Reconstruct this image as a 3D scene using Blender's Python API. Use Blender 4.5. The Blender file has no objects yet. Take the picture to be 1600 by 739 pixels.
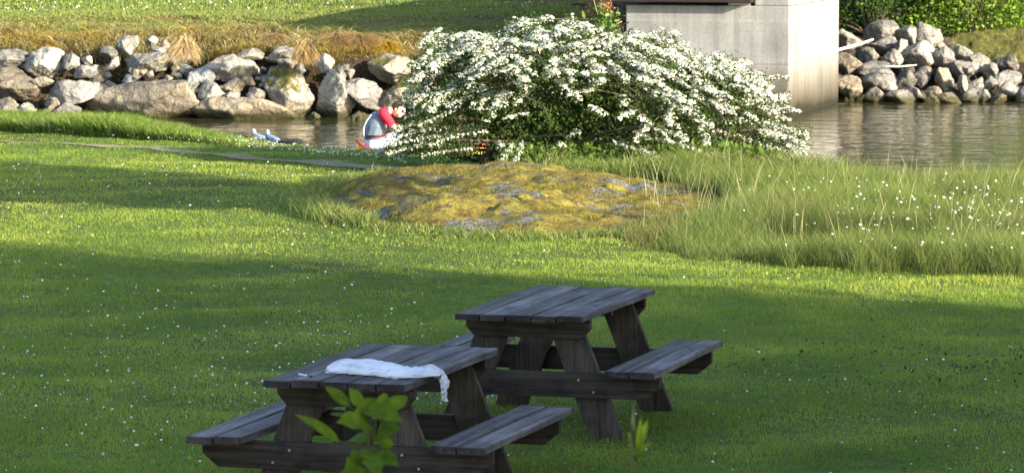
import bpy, bmesh, math, random
import numpy as np
from mathutils import Vector, Matrix

# ------------------------------------------------------------------ camera, light, exposure
SC = bpy.context.scene
COL = SC.collection
R = math.radians
F, YH, HC = 6327.0, -202.4, 3.42            # focal (px of a 1600 wide frame), horizon row, eye height
PITCH = math.atan2(369.5 - YH, F)
cam_d = bpy.data.cameras.new('camera')
cam = bpy.data.objects.new('camera', cam_d)
COL.objects.link(cam)
cam.location = (0, 0, HC)
cam.rotation_euler = (math.pi/2 - PITCH, 0, 0)
cam_d.sensor_width = 36
cam_d.lens = F/1600*36
cam_d.clip_start = 0.1
cam_d.clip_end = 6000
cam_d.dof.use_dof = True
cam_d.dof.focus_distance = 30
cam_d.dof.aperture_fstop = 12.5
SC.camera = cam

SUN_EL = 19.0
sx, sy = 0.80, -0.60                        # horizontal direction towards the sun
world = bpy.data.worlds.new('World')
SC.world = world
world.use_nodes = True
wn = world.node_tree
bg = wn.nodes['Background']
sky = wn.nodes.new('ShaderNodeTexSky')
sky.sky_type = 'NISHITA'
sky.sun_disc = False
sky.sun_elevation = R(SUN_EL)
sky.sun_rotation = math.atan2(sx, sy)
wn.links.new(sky.outputs[0], bg.inputs[0])
bg.inputs[1].default_value = 0.15
sun_d = bpy.data.lights.new('sun', 'SUN')
sun_d.energy = 5.0
sun_d.angle = R(0.5)
sun_d.color = (1.0, 0.90, 0.72)
sun = bpy.data.objects.new('sun', sun_d)
COL.objects.link(sun)
ce = math.cos(R(SUN_EL))
SUNV = Vector((sx*ce, sy*ce, math.sin(R(SUN_EL)))).normalized()
sun.rotation_euler = SUNV.to_track_quat('Z', 'Y').to_euler()
sun.location = (30, -20, 20)
SC.view_settings.view_transform = 'Standard'
SC.view_settings.look = 'None'
SC.view_settings.exposure = 1.8
SC.view_settings.gamma = 1
SC.render.engine = 'CYCLES'
SC.cycles.use_denoising = True
SC.cycles.max_bounces = 7
SC.cycles.diffuse_bounces = 3
SC.cycles.glossy_bounces = 3
SC.cycles.transmission_bounces = 4
SC.cycles.transparent_max_bounces = 6
SC.cycles.sample_clamp_indirect = 6

rng = np.random.default_rng(7)
random.seed(7)

# ------------------------------------------------------------------ helpers
CA, SA = math.cos(PITCH), math.sin(PITCH)
def ray(px, py):
    a, b = (px-800)/F, (369.5-py)/F
    return Vector((a, CA + b*SA, -SA + b*CA))
def Pz(px, py, z=0.06):                     # point of the photo's pixel on the level z
    r = ray(px, py); t = (z-HC)/r.z
    return Vector((r.x*t, r.y*t, z))
def Pd(px, py, d):                          # ... at the distance d
    r = ray(px, py); t = d/r.y
    return Vector((r.x*t, d, HC + r.z*t))

def tag(o, label=None, cat=None, group=None, kind=None):
    if label: o['label'] = label
    if cat: o['category'] = cat
    if group: o['group'] = group
    if kind: o['kind'] = kind
    return o
def empty(name, loc, label, cat, group=None, rz=0):
    o = bpy.data.objects.new(name, None); COL.objects.link(o)
    o.location = loc; o.rotation_euler = (0, 0, rz); o.empty_display_size = .1
    return tag(o, label, cat, group)
def link(name, me, mat=None, parent=None, loc=(0, 0, 0)):
    o = bpy.data.objects.new(name, me); COL.objects.link(o)
    if mat is not None and len(me.materials) == 0: me.materials.append(mat)
    o.location = loc
    if parent is not None: o.parent = parent
    return o
def mesh_np(name, V, Fc, smooth=False, tint=None):
    """V (n,3); Fc (m,k) uniform polygons, or a list of such arrays"""
    me = bpy.data.meshes.new(name)
    V = np.asarray(V, np.float32)
    Fs = Fc if isinstance(Fc, list) else [Fc]
    Fs = [np.asarray(f, np.int32) for f in Fs if len(f)]
    me.vertices.add(len(V)); me.vertices.foreach_set('co', V.ravel())
    loops = np.concatenate([f.ravel() for f in Fs])
    cnt = np.concatenate([np.full(len(f), f.shape[1], np.int32) for f in Fs])
    st = np.concatenate([[0], np.cumsum(cnt)[:-1]]).astype(np.int32)
    me.loops.add(len(loops)); me.loops.foreach_set('vertex_index', loops)
    me.polygons.add(len(cnt)); me.polygons.foreach_set('loop_start', st); me.polygons.foreach_set('loop_total', cnt)
    if smooth: me.polygons.foreach_set('use_smooth', np.ones(len(cnt), bool))
    if tint is not None:
        a = me.color_attributes.new('tint', 'FLOAT_COLOR', 'POINT')
        t = np.ones((len(V), 4), np.float32); t[:, :3] = tint
        a.data.foreach_set('color', t.ravel())
    me.update(); me.validate()
    return me

class SineNoise:
    def __init__(s, seed, n=14, f0=1.0, f1=8.0, p=1.0):
        r = np.random.default_rng(seed)
        k = r.normal(size=(n, 3)); k /= np.linalg.norm(k, axis=1)[:, None]
        f = np.geomspace(f0, f1, n); s.k = k*f[:, None]*2*math.pi; s.a = (f0/f)**p; s.ph = r.uniform(0, 6.28, n)
        s.a /= np.sqrt((s.a**2).sum()/2)
    def __call__(s, P):
        P = np.asarray(P, float)
        return np.sin(P @ s.k.T + s.ph) @ s.a
def noise2(seed, f0, f1, n=16, p=.8):
    sn = SineNoise(seed, n, f0, f1, p)
    return lambda x, y: sn(np.stack([np.asarray(x, float), np.asarray(y, float), np.zeros_like(np.asarray(x, float))], -1))

class MB:                                    # small mesh builder
    def __init__(s): s.v = []; s.f = []
    def add(s, V, Fs):
        o = len(s.v); s.v += [tuple(v) for v in V]; s.f += [tuple(i+o for i in f) for f in Fs]; return s
    def prism(s, prof, a, b, axis='y', bev=0):
        """extrude the 2-D profile (list of (u,w)) along the axis from a to b"""
        n = len(prof); V = []
        for t in (a, b):
            for u, w in prof:
                V.append((u, t, w) if axis == 'y' else ((t, u, w) if axis == 'x' else (u, w, t)))
        Fs = [tuple(range(n))[::-1], tuple(range(n, 2*n))] + [(i, (i+1) % n, n+(i+1) % n, n+i) for i in range(n)]
        return s.add(V, Fs)
    def box(s, x0, x1, y0, y1, z0, z1):
        return s.prism([(x0, z0), (x1, z0), (x1, z1), (x0, z1)], y0, y1)
    def tube(s, pts, rad, k=8, cap=True):
        pts = [Vector(p) for p in pts]; n = len(pts)
        if not hasattr(rad, '__len__'): rad = [rad]*n
        V = []; up = Vector((0, 0, 1))
        for i, p in enumerate(pts):
            t = (pts[min(i+1, n-1)] - pts[max(i-1, 0)]).normalized()
            u = t.cross(up if abs(t.z) < .95 else Vector((1, 0, 0))).normalized(); w = t.cross(u)
            for j in range(k):
                a = 2*math.pi*j/k; V.append(p + (u*math.cos(a) + w*math.sin(a))*rad[i])
        Fs = [(i*k+j, i*k+(j+1) % k, (i+1)*k+(j+1) % k, (i+1)*k+j) for i in range(n-1) for j in range(k)]
        if cap: Fs += [tuple(range(k))[::-1], tuple(range((n-1)*k, n*k))]
        return s.add(V, Fs)
    def build(s, name, mat, parent=None, loc=(0, 0, 0), bevel=0, smooth=False, seg=2):
        me = bpy.data.meshes.new(name); me.from_pydata(s.v, [], s.f)
        bm = bmesh.new(); bm.from_mesh(me)
        bmesh.ops.recalc_face_normals(bm, faces=bm.faces)
        if bevel: bmesh.ops.bevel(bm, geom=[e for e in bm.edges if e.calc_face_angle(0) > .6], offset=bevel, segments=seg, affect='EDGES', profile=.6)
        bm.to_mesh(me); bm.free()
        if smooth: me.polygons.foreach_set('use_smooth', np.ones(len(me.polygons), bool))
        me.update()
        return link(name, me, mat, parent, loc)

# ------------------------------------------------------------------ materials
def new_mat(name):
    m = bpy.data.materials.new(name); m.use_nodes = True
    nt = m.node_tree; nt.nodes.clear()
    return m, nt
def N(nt, t, **kw):
    n = nt.nodes.new(t)
    for k, v in kw.items():
        if k.startswith('i_'):
            key = k[2:]; key = int(key) if key.isdigit() else key.replace('_', ' ')
            n.inputs[key].default_value = v
        else: setattr(n, k, v)
    return n
def ramp(nt, fac, stops, interp='LINEAR'):
    r = N(nt, 'ShaderNodeValToRGB'); e = r.color_ramp.elements; r.color_ramp.interpolation = interp
    while len(e) < len(stops): e.new(.5)
    for el, (p, c) in zip(e, stops): el.position = p; el.color = (*c, 1) if len(c) == 3 else c
    nt.links.new(fac, r.inputs[0]); return r.outputs[0]
def mixc(nt, fac, a, b, mode='MIX'):
    m = N(nt, 'ShaderNodeMix', data_type='RGBA', blend_type=mode)
    for s, v in ((m.inputs[0], fac), (m.inputs[6], a), (m.inputs[7], b)):
        if hasattr(v, 'is_linked'): nt.links.new(v, s)
        else: s.default_value = v if not isinstance(v, tuple) else (*v[:3], 1)
    return m.outputs[2]
def noise_t(nt, co, scale, detail=4, rough=.55, out=0, dist=0):
    n = N(nt, 'ShaderNodeTexNoise'); n.inputs['Scale'].default_value = scale
    n.inputs['Detail'].default_value = detail; n.inputs['Roughness'].default_value = rough; n.inputs['Distortion'].default_value = dist
    if co is not None: nt.links.new(co, n.inputs['Vector'])
    return n.outputs[out]
def coords(nt, which='Object', scale=None):
    c = N(nt, 'ShaderNodeTexCoord').outputs[which]
    if scale:
        m = N(nt, 'ShaderNodeMapping'); m.inputs['Scale'].default_value = scale
        nt.links.new(c, m.inputs[0]); c = m.outputs[0]
    return c
def geo_pos(nt): return N(nt, 'ShaderNodeNewGeometry').outputs['Position']
def finish(nt, col, rough=.8, bump=None, bstr=.4, bdist=.02, spec=.3, transl=0, metal=0, rough_sock=None):
    out = N(nt, 'ShaderNodeOutputMaterial'); p = N(nt, 'ShaderNodeBsdfPrincipled')
    if hasattr(col, 'is_linked'): nt.links.new(col, p.inputs['Base Color'])
    else: p.inputs['Base Color'].default_value = (*col, 1)
    p.inputs['Roughness'].default_value = rough; p.inputs['Specular IOR Level'].default_value = spec; p.inputs['Metallic'].default_value = metal
    if rough_sock: nt.links.new(rough_sock, p.inputs['Roughness'])
    if bump is not None:
        b = N(nt, 'ShaderNodeBump'); b.inputs['Strength'].default_value = bstr; b.inputs['Distance'].default_value = bdist
        nt.links.new(bump, b.inputs['Height']); nt.links.new(b.outputs[0], p.inputs['Normal'])
    if transl:
        t = N(nt, 'ShaderNodeBsdfTranslucent'); mx = N(nt, 'ShaderNodeMixShader'); mx.inputs[0].default_value = transl
        if hasattr(col, 'is_linked'): nt.links.new(col, t.inputs[0])
        else: t.inputs[0].default_value = (*col, 1)
        nt.links.new(p.outputs[0], mx.inputs[1]); nt.links.new(t.outputs[0], mx.inputs[2]); nt.links.new(mx.outputs[0], out.inputs[0])
    else: nt.links.new(p.outputs[0], out.inputs[0])
    return p
def simple_mat(name, col, rough=.7, var=.15, scale=12, transl=0, spec=.3, bstr=0.0, metal=0):
    m, nt = new_mat(name)
    n = noise_t(nt, coords(nt), scale)
    c = mixc(nt, n, tuple(x*(1-var) for x in col), tuple(min(1, x*(1+var)) for x in col))
    finish(nt, c, rough, bump=n if bstr else None, bstr=bstr, bdist=.01, transl=transl, spec=spec, metal=metal)
    return m
def blade_mat(name, transl=.4, rough=.55, spec=.25):
    m, nt = new_mat(name)
    a = N(nt, 'ShaderNodeAttribute', attribute_name='tint')
    finish(nt, a.outputs['Color'], rough, transl=transl, spec=spec)
    return m
M = {}
M['blade'] = blade_mat('grass_blades', .45, .8, .04)
M['leaf'] = blade_mat('green_leaves', .35, .6, .15)
M['petal'] = blade_mat('white_petals', .25, .6, .2)

def rock_mat(name, base, dark, pale, moss=0.0, wet=False, mottle=2.4):
    base, dark, pale = (tuple(x*k for x in c_) for c_, k in ((base, .84), (dark, .68), (pale, .95)))
    m, nt = new_mat(name)
    co = geo_pos(nt)
    oi = N(nt, 'ShaderNodeObjectInfo')
    n1 = noise_t(nt, co, mottle, 6, .62, dist=.4)
    n2 = noise_t(nt, co, 9, 5, .65)
    n3 = noise_t(nt, co, 34, 3, .6)
    c = ramp(nt, n1, [(.33, dark), (.47, base), (.62, pale)])
    c = mixc(nt, .45, c, ramp(nt, n2, [(.35, tuple(x*.6 for x in base)), (.65, tuple(min(.7, x*1.35) for x in base))]))
    sp = ramp(nt, n3, [(.38, (.6, .6, .6)), (.6, (1.1, 1.1, 1.1))])
    c = mixc(nt, .5, c, sp, 'MULTIPLY')
    # per-stone tone
    tone = N(nt, 'ShaderNodeMapRange'); tone.inputs[3].default_value = .62; tone.inputs[4].default_value = 1.15
    nt.links.new(oi.outputs['Random'], tone.inputs[0])
    tc = N(nt, 'ShaderNodeCombineColor')
    for i in range(3): nt.links.new(tone.outputs[0], tc.inputs[i])
    c = mixc(nt, 1.0, c, tc.outputs[0], 'MULTIPLY')
    v = N(nt, 'ShaderNodeTexVoronoi', feature='DISTANCE_TO_EDGE'); v.inputs['Scale'].default_value = 2.6
    wv = mixc(nt, .12, co, noise_t(nt, co, 3, 3, out=1))
    nt.links.new(wv, v.inputs['Vector'])
    crack = ramp(nt, v.outputs[0], [(.0, (.22, .2, .18)), (.035, (1, 1, 1))])
    c = mixc(nt, .75, c, crack, 'MULTIPLY')
    if moss:
        nm = noise_t(nt, co, 1.7, 5, .6)
        nz = N(nt, 'ShaderNodeSeparateXYZ'); g = N(nt, 'ShaderNodeNewGeometry'); nt.links.new(g.outputs['Normal'], nz.inputs[0])
        ad = N(nt, 'ShaderNodeMath', operation='MULTIPLY_ADD'); nt.links.new(nz.outputs[2], ad.inputs[0]); ad.inputs[1].default_value = .16
        nt.links.new(nm, ad.inputs[2])
        mk = ramp(nt, ad.outputs[0], [(.66-moss*.2, (0, 0, 0)), (.70-moss*.2, (1, 1, 1))])
        mc = ramp(nt, n2, [(.3, (.03, .035, .01)), (.55, (.085, .08, .016)), (.75, (.16, .135, .025))])
        c = mixc(nt, mk, c, mc)
    # tide mark: dark weedy stain just above the water line (a real stain with its own height)
    sz = N(nt, 'ShaderNodeSeparateXYZ'); nt.links.new(co, sz.inputs[0])
    nn = N(nt, 'ShaderNodeMath', operation='MULTIPLY_ADD'); nt.links.new(n2, nn.inputs[0]); nn.inputs[1].default_value = -.22; nt.links.new(sz.outputs[2], nn.inputs[2])
    mr = N(nt, 'ShaderNodeMapRange'); nt.links.new(nn.outputs[0], mr.inputs[0])
    mr.inputs[1].default_value = -.93; mr.inputs[2].default_value = -.84; mr.inputs[3].default_value = 1; mr.inputs[4].default_value = 0
    c = mixc(nt, mr.outputs[0], c, (.05, .045, .018))
    h = N(nt, 'ShaderNodeMath', operation='ADD'); nt.links.new(n2, h.inputs[0]); nt.links.new(n1, h.inputs[1])
    h2 = N(nt, 'ShaderNodeMath', operation='MULTIPLY_ADD'); nt.links.new(n3, h2.inputs[0]); h2.inputs[1].default_value = .35; nt.links.new(h.outputs[0], h2.inputs[2])
    finish(nt, c, .85, bump=h2.outputs[0], bstr=.9, bdist=.07, spec=.25)
    return m
RM = dict(
    grey=rock_mat('grey_rock', (.225, .21, .185), (.10, .095, .09), (.34, .32, .28)),
    pale=rock_mat('pale_rock', (.36, .335, .28), (.19, .175, .155), (.46, .43, .37)),
    tan=rock_mat('tan_rock', (.30, .25, .18), (.16, .13, .095), (.40, .34, .25), mottle=1.2),
    brown=rock_mat('brown_rock', (.20, .172, .13), (.075, .064, .05), (.33, .285, .215), mottle=1.6),
    shelf=rock_mat('shelf_rock', (.24, .20, .15), (.10, .08, .06), (.40, .36, .29), moss=1.0),
    mossy=rock_mat('mossy_boulder', (.33, .29, .22), (.13, .115, .09), (.46, .42, .33), moss=.55),
    blue=rock_mat('blue_grey_rock', (.22, .235, .24), (.12, .13, .135), (.34, .35, .34)),
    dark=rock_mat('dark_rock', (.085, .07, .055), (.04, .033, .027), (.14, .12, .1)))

def wood_mat(name, base, dark, light, axis=1):
    m, nt = new_mat(name)
    sc = [26, 26, 26]; sc[axis] = 1.1
    co = coords(nt, 'Object', tuple(sc))
    g = noise_t(nt, co, 1.0, 6, .7, dist=.6)
    co2 = coords(nt, 'Object', tuple(4 if i != axis else .7 for i in range(3)))
    b = noise_t(nt, co2, 1.0, 4, .6)
    c = ramp(nt, g, [(.3, dark), (.5, base), (.72, light)])
    c2 = ramp(nt, b, [(.32, (.55, .53, .52)), (.6, (1.05, 1.05, 1.08))])
    c = mixc(nt, .85, c, c2, 'MULTIPLY')
    # knots
    v = N(nt, 'ShaderNodeTexVoronoi'); v.inputs['Scale'].default_value = 1
    ks = [7, 7, 7]; ks[axis] = 2.3
    nt.links.new(coords(nt, 'Object', tuple(ks)), v.inputs['Vector'])
    kn = ramp(nt, v.outputs['Distance'], [(.07, (.25, .2, .17)), (.14, (1, 1, 1))])
    c = mixc(nt, .7, c, kn, 'MULTIPLY')
    # each board has its own tone
    sp = N(nt, 'ShaderNodeSeparateXYZ'); nt.links.new(coords(nt), sp.inputs[0])
    dv = N(nt, 'ShaderNodeMath', operation='MULTIPLY_ADD'); nt.links.new(sp.outputs[0], dv.inputs[0]); dv.inputs[1].default_value = 1/.158; dv.inputs[2].default_value = 20.5
    fl = N(nt, 'ShaderNodeMath', operation='FLOOR'); nt.links.new(dv.outputs[0], fl.inputs[0])
    wn_ = N(nt, 'ShaderNodeTexWhiteNoise', noise_dimensions='1D'); nt.links.new(fl.outputs[0], wn_.inputs['W'])
    if axis == 1: c = mixc(nt, 1.0, c, ramp(nt, wn_.outputs[0], [(0, (.62, .60, .60)), (1, (1.12, 1.1, 1.12))]), 'MULTIPLY')
    if axis == 1:   # dark weathered end grain
        ab = N(nt, 'ShaderNodeMath', operation='ABSOLUTE'); nt.links.new(sp.outputs[1], ab.inputs[0])
        nn_ = N(nt, 'ShaderNodeMath', operation='MULTIPLY_ADD'); nt.links.new(g, nn_.inputs[0]); nn_.inputs[1].default_value = .03; nt.links.new(ab.outputs[0], nn_.inputs[2])
        c = mixc(nt, 1.0, c, ramp(nt, nn_.outputs[0], [(.835, (1, 1, 1)), (.868, (.42, .38, .38))]), 'MULTIPLY')
    st_ = noise_t(nt, coords(nt, 'Object', (3, 2, 3)), 1.6, 5, .7)
    c = mixc(nt, .7, c, ramp(nt, st_, [(.36, (.45, .42, .42)), (.52, (1, 1, 1)), (.75, (1.18, 1.16, 1.2))]), 'MULTIPLY')
    finish(nt, c, .8, bump=g, bstr=.5, bdist=.004, spec=.15)
    return m
M['top_wood'] = wood_mat('weathered_top_boards', (.145, .128, .125), (.042, .035, .035), (.265, .24, .24))
M['leg_wood'] = wood_mat('stained_frame_boards', (.062, .047, .038), (.02, .015, .012), (.105, .086, .073), axis=2)
M['beam_wood'] = wood_mat('stained_beam_boards', (.050, .038, .031), (.017, .012, .010), (.086, .07, .06), axis=0)
M['bolt'] = simple_mat('galvanised_bolt', (.4, .38, .35), .45, metal=.7)

# ------------------------------------------------------------------ ground
def shore(X):   # edge of the near lawn
    return np.interp(X, [-40, -9, -6.6, -4.1, -2.9, -2.2, -1.5, 0, 2, 3.5, 6, 12, 40], [58, 55.5, 54, 51.9, 50.3, 49.2, 48.5, 48.2, 47.2, 45, 43.8, 42.5, 38])
def bank(X):    # foot of the far bank
    return np.interp(X, [-60, -3, .6, 1.2, 1.7, 6, 7, 60], [72.4, 71.5, 71.5, 73, 79.5, 80.5, 76.2, 76.0])
n_lawn = noise2(1, .05, .5, 12)
n_fine = noise2(2, .6, 2.5, 12)
WATER = -0.9
def gz(X, Y):
    X = np.asarray(X, float); Y = np.asarray(Y, float)
    z = .062*np.clip((Y-20)/5, 0, 1) + .018*n_lawn(X, Y) + .006*n_fine(X, Y)
    z = z - .20*np.clip((X-2.2)/2.0, 0, 1)*np.clip((Y-(shore(X)-4.2))/4, 0, 1)**1.3
    s = Y - shore(X) + .15*n_fine(X*1.3, Y*1.3)
    z = z - 1.4*np.clip((s+.25)/1.7, 0, 1)**1.15
    s2 = Y - bank(X) + .12*n_fine(X, Y)
    left = np.interp(s2, [-1.5, -.1, .25, .5, 1.3, 5.6, 13, 60, 2000], [0, .2, 1.0, 1.42, 1.62, 1.98, 2.12, 3.6, 30])
    right = np.interp(s2, [-1.5, -.2, 4.5, 6, 9, 14, 60, 2000], [0, .3, 1.45, 1.75, 2.0, 2.4, 5, 30])
    mid = np.interp(s2, [-1.5, -.2, .8, 2, 14, 60, 2000], [0, .3, 1.4, 2.1, 2.5, 3.6, 30])
    wr = np.clip((X-6)/1.0, 0, 1); wm = np.clip((X-1.2)/.6, 0, 1)*(1-wr)
    return z + left*(1-wr-wm) + right*wr + mid*wm
def gz1(x, y): return float(gz(np.array([x]), np.array([y]))[0])

def grid_axis(lo, hi, step, far):
    a = list(np.arange(lo, hi+1e-6, step)); s = step
    l, h = [], []
    v = lo
    while v > -far: s *= 1.35; v -= s; l.append(v)
    v = hi; s = step
    while v < far: s *= 1.35; v += s; h.append(v)
    return np.array(l[::-1] + a + h)
gx = grid_axis(-13, 13, .2, 2200)
gy = np.concatenate([np.arange(-2200, -20, 240), np.arange(-20, 16, 3), np.arange(16, 100, .22), 100*1.25**np.arange(1, 15)])
GX, GY = np.meshgrid(gx, gy)
GZ = gz(GX, GY)
far_h = np.clip((np.abs(GX)-60)/300, 0, 1)
V = np.stack([GX.ravel(), GY.ravel(), GZ.ravel()], 1)
nx, ny = len(gx), len(gy)
ii, jj = np.meshgrid(np.arange(nx-1), np.arange(ny-1))
q = (jj*nx+ii).ravel()
Fg = np.stack([q, q+1, q+nx+1, q+nx], 1)
s2 = (GY-bank(GX)).ravel(); s1 = (GY-shore(GX)).ravel()
tint = np.zeros((len(V), 3)); tint[:] = (.07, .105, .02)
tint *= (1+.18*n_lawn(V[:, 0]*2, V[:, 1]*2))[:, None]
tint[(s1 > -.5)] = (.10, .08, .05)
tint[(s2 > -1)] = (.035, .025, .017)
tint[(s2 > .8) & (V[:, 0] < 2)] = (.13, .09, .035)
tint[(s2 > 6) & (V[:, 0] < 2)] = (.05, .07, .018)
tint[(s2 > 5.5) & (V[:, 0] >= 2)] = (.05, .045, .02)
m, nt = new_mat('turf_soil')
a = N(nt, 'ShaderNodeAttribute', attribute_name='tint')
co = geo_pos(nt)
n1 = noise_t(nt, co, 7, 6, .7)
c = mixc(nt, 1.0, a.outputs['Color'], ramp(nt, n1, [(.3, (.55, .5, .45)), (.7, (1.5, 1.5, 1.3))]), 'MULTIPLY')
finish(nt, c, .95, bump=n1, bstr=.8, bdist=.04, spec=.1)
ground = link('ground', mesh_np('ground', V, Fg, True, tint), m)
tag(ground, kind='structure')

# water
m, nt = new_mat('river_water')
co = geo_pos(nt)
mp = N(nt, 'ShaderNodeMapping'); mp.inputs['Scale'].default_value = (1.0, 1.0, 1); nt.links.new(co, mp.inputs[0])
w1 = noise_t(nt, mp.outputs[0], 2.1, 3, .5, dist=.5)
w2 = noise_t(nt, mp.outputs[0], .55, 2, .5)
w3 = noise_t(nt, mp.outputs[0], 7.5, 2, .5)
ad = N(nt, 'ShaderNodeMath', operation='MULTIPLY_ADD'); nt.links.new(w2, ad.inputs[0]); ad.inputs[1].default_value = 2.2; nt.links.new(w1, ad.inputs[2])
ad2 = N(nt, 'ShaderNodeMath', operation='MULTIPLY_ADD'); nt.links.new(w3, ad2.inputs[0]); ad2.inputs[1].default_value = .16; nt.links.new(ad.outputs[0], ad2.inputs[2])
p = finish(nt, (.035, .036, .016), .06, bump=ad2.outputs[0], bstr=1.0, bdist=.024, spec=.5)
p.inputs['IOR'].default_value = 1.33
wx = np.array([-300, -40, 40, 300]); wy = np.array([36, 50, 70, 83.5])
WX, WY = np.meshgrid(wx, wy)
Vw = np.stack([WX.ravel(), WY.ravel(), np.full(16, WATER)], 1)
Fw = np.array([(j*4+i, j*4+i+1, (j+1)*4+i+1, (j+1)*4+i) for j in range(3) for i in range(3)])
tag(link('water', mesh_np('water', Vw, Fw), m), kind='structure')

# worn path
pc = [(-16, 53.5), (-10, 52.0), (-6.4, 50.4), (-4.6, 48.9), (-3.0, 47.3), (-1.7, 45.9), (-.6, 45.3)]
pcx = np.array([p_[0] for p_ in pc]); pcy = np.array([p_[1] for p_ in pc])
def path_c(X): return np.interp(X, pcx, pcy)
def path_w(X): return np.interp(X, [-16, -6, -3.5, -1.5, -.6], [.12, .13, .26, .40, .3])
px_ = np.linspace(-16, -.6, 110); Vp = []; 
for x in px_:
    for k in range(7):
        t = (k-3)/3
        y = path_c(x) + t*path_w(x)*(1+.25*math.sin(x*5+k)+.2*math.sin(x*11.3-k))
        Vp.append((x, y, gz1(x, y)+.012))
Fp = [(i*7+k, (i+1)*7+k, (i+1)*7+k+1, i*7+k+1) for i in range(109) for k in range(6)]
m, nt = new_mat('trodden_gravel'); co = geo_pos(nt)
n1 = noise_t(nt, co, 14, 6, .75); n2 = noise_t(nt, co, 2.2, 4, .6)
c = mixc(nt, .5, ramp(nt, n1, [(.3, (.13, .10, .06)), (.7, (.30, .25, .17))]), ramp(nt, n2, [(.4, (.12, .14, .04)), (.6, (.26, .22, .14))]))
finish(nt, c, .95, bump=n1, bstr=.8, bdist=.02, spec=.1)
tag(link('path', mesh_np('path', Vp, np.array(Fp), True), m), kind='structure')

# ------------------------------------------------------------------ blades
def blades(name, P, h, w, tint, lean=.35, nseg=1, droop=.0, tip=None, az=None, leanvec=None, mat=None):
    """P (n,3) roots; each blade faces a random way. nseg 1 = one triangle"""
    n = len(P)
    if n == 0: return None
    az = rng.uniform(0, 2*math.pi, n) if az is None else az
    side = np.stack([np.cos(az), np.sin(az), np.zeros(n)], 1)
    la = rng.uniform(0, 2*math.pi, n); lr = np.abs(rng.normal(0, lean, n))
    L = np.stack([np.cos(la)*lr, np.sin(la)*lr, np.ones(n)], 1)
    if leanvec is not None: L = L + leanvec
    L /= np.linalg.norm(L, axis=1)[:, None]
    rows = []; 
    hor = L.copy(); hor[:, 2] = 0; hor /= (np.linalg.norm(hor, axis=1)[:, None]+1e-6)
    V = []
    for k in range(nseg+1):
        t = k/nseg
        c = P + L*(h*t)[:, None] + hor*(h*droop*t*t)[:, None] - np.array([0, 0, 1])*(h*droop*.6*t**3)[:, None]
        if k < nseg:
            ww = (w*(1-.35*t*t))[:, None]*.5
            V += [c-side*ww, c+side*ww]
        else: V.append(c)
    nv = 2*nseg+1
    V = np.stack(V, 1).reshape(-1, 3)
    b = (np.arange(n)*nv)[:, None]
    Fs = []
    for k in range(nseg-1): Fs.append(b+np.array([[2*k, 2*k+1, 2*k+3, 2*k+2]]))
    Fs.append(b+np.array([[2*nseg-2, 2*nseg-1, 2*nseg]]))
    T = np.repeat(tint, nv, axis=0).reshape(n, nv, 3).copy()
    if tip is not None: T[:, -1] = T[:, -1]*.3+tip*.7
    return mesh_np(name, V, Fs, False, T.reshape(-1, 3))

def vis_sample(n, d0, d1, margin=.4, power=1.0, x0=None, x1=None):
    """points whose density per picture area is even: more per m2 near the camera"""
    d = 1/(rng.uniform(1/d1, 1/d0, n)) if power == 1 else rng.uniform(d0, d1, n)
    hw = d*800/F*1.04+margin
    x = rng.uniform(-hw, hw)
    return x, d
mound_c = Vector((-.05, 41.3, 0))
def mound_mask(X, Y):     # 1 inside the rock's outline
    return ((X-.16)/2.1)**2 + ((Y-40.85)/3.5)**2
def tall_edge(X):         # front edge of the unmown grass
    return np.interp(X, [.9, 1.05, 1.6, 2.4, 3.2, 4.2, 12], [40, 36.6, 35.2, 34.3, 33.7, 33.3, 32.5]) + .16*np.sin(X*4)+.13*np.sin(X*9.7+1)+.08*np.sin(X*23)

# lawn (mown)
G1 = np.array([.215, .275, .040]); G2 = np.array([.29, .335, .06]); G3 = np.array([.13, .20, .032]); DRY = np.array([.30, .25, .10])
def lawn_tint(X, Y, n):
    a = n_lawn(X*3, Y*1.6); b = n_fine(X, Y*.6)
    t = np.clip(.5+.34*a+.24*b+rng.normal(0, .2, n), 0, 1)[:, None]
    c = np.where(t < .5, G3+(G1-G3)*t*2, G1+(G2-G1)*(t*2-1))
    dry = rng.random(n) < .05
    c[dry] = DRY*rng.uniform(.7, 1, dry.sum())[:, None]
    return c
# more area samples than picture samples: mix both
xa, ya = vis_sample(430000, 21.5, 56, .6)
xb = rng.uniform(-9.5, 9.5, 240000); yb_ = rng.uniform(19, 56, 240000)
X = np.concatenate([xa, xb]); Y = np.concatenate([ya, yb_])
ok = (Y < shore(X)-.02) & (np.abs(X) < Y*800/F*1.05+2.5)
ok &= mound_mask(X, Y) > 1.02+.12*n_fine(X*2, Y*2)
ok &= ~((X > .9) & (Y > tall_edge(X)+.5))
onp = np.abs(Y-path_c(X)) < path_w(X)*(.8+.35*n_fine(X*3, Y*3))
ok &= ~(onp & (X < -.6) & (rng.random(len(X)) < .55))
X, Y = X[ok], Y[ok]; n = len(X)
Z = gz(X, Y)-.004
sc = Y/24
h = rng.uniform(.018, .038, n)*(1+.18*n_lawn(X*2, Y*2)+.12*n_fine(X, Y))
w = rng.uniform(.0045, .0075, n)*sc
me = blades('lawn_grass', np.stack([X, Y, Z], 1), h, w, lawn_tint(X, Y, n), lean=.8)
tag(link('lawn_grass', me, M['blade']), 'short mown green lawn grass around the picnic tables', 'grass', kind='stuff')

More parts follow.
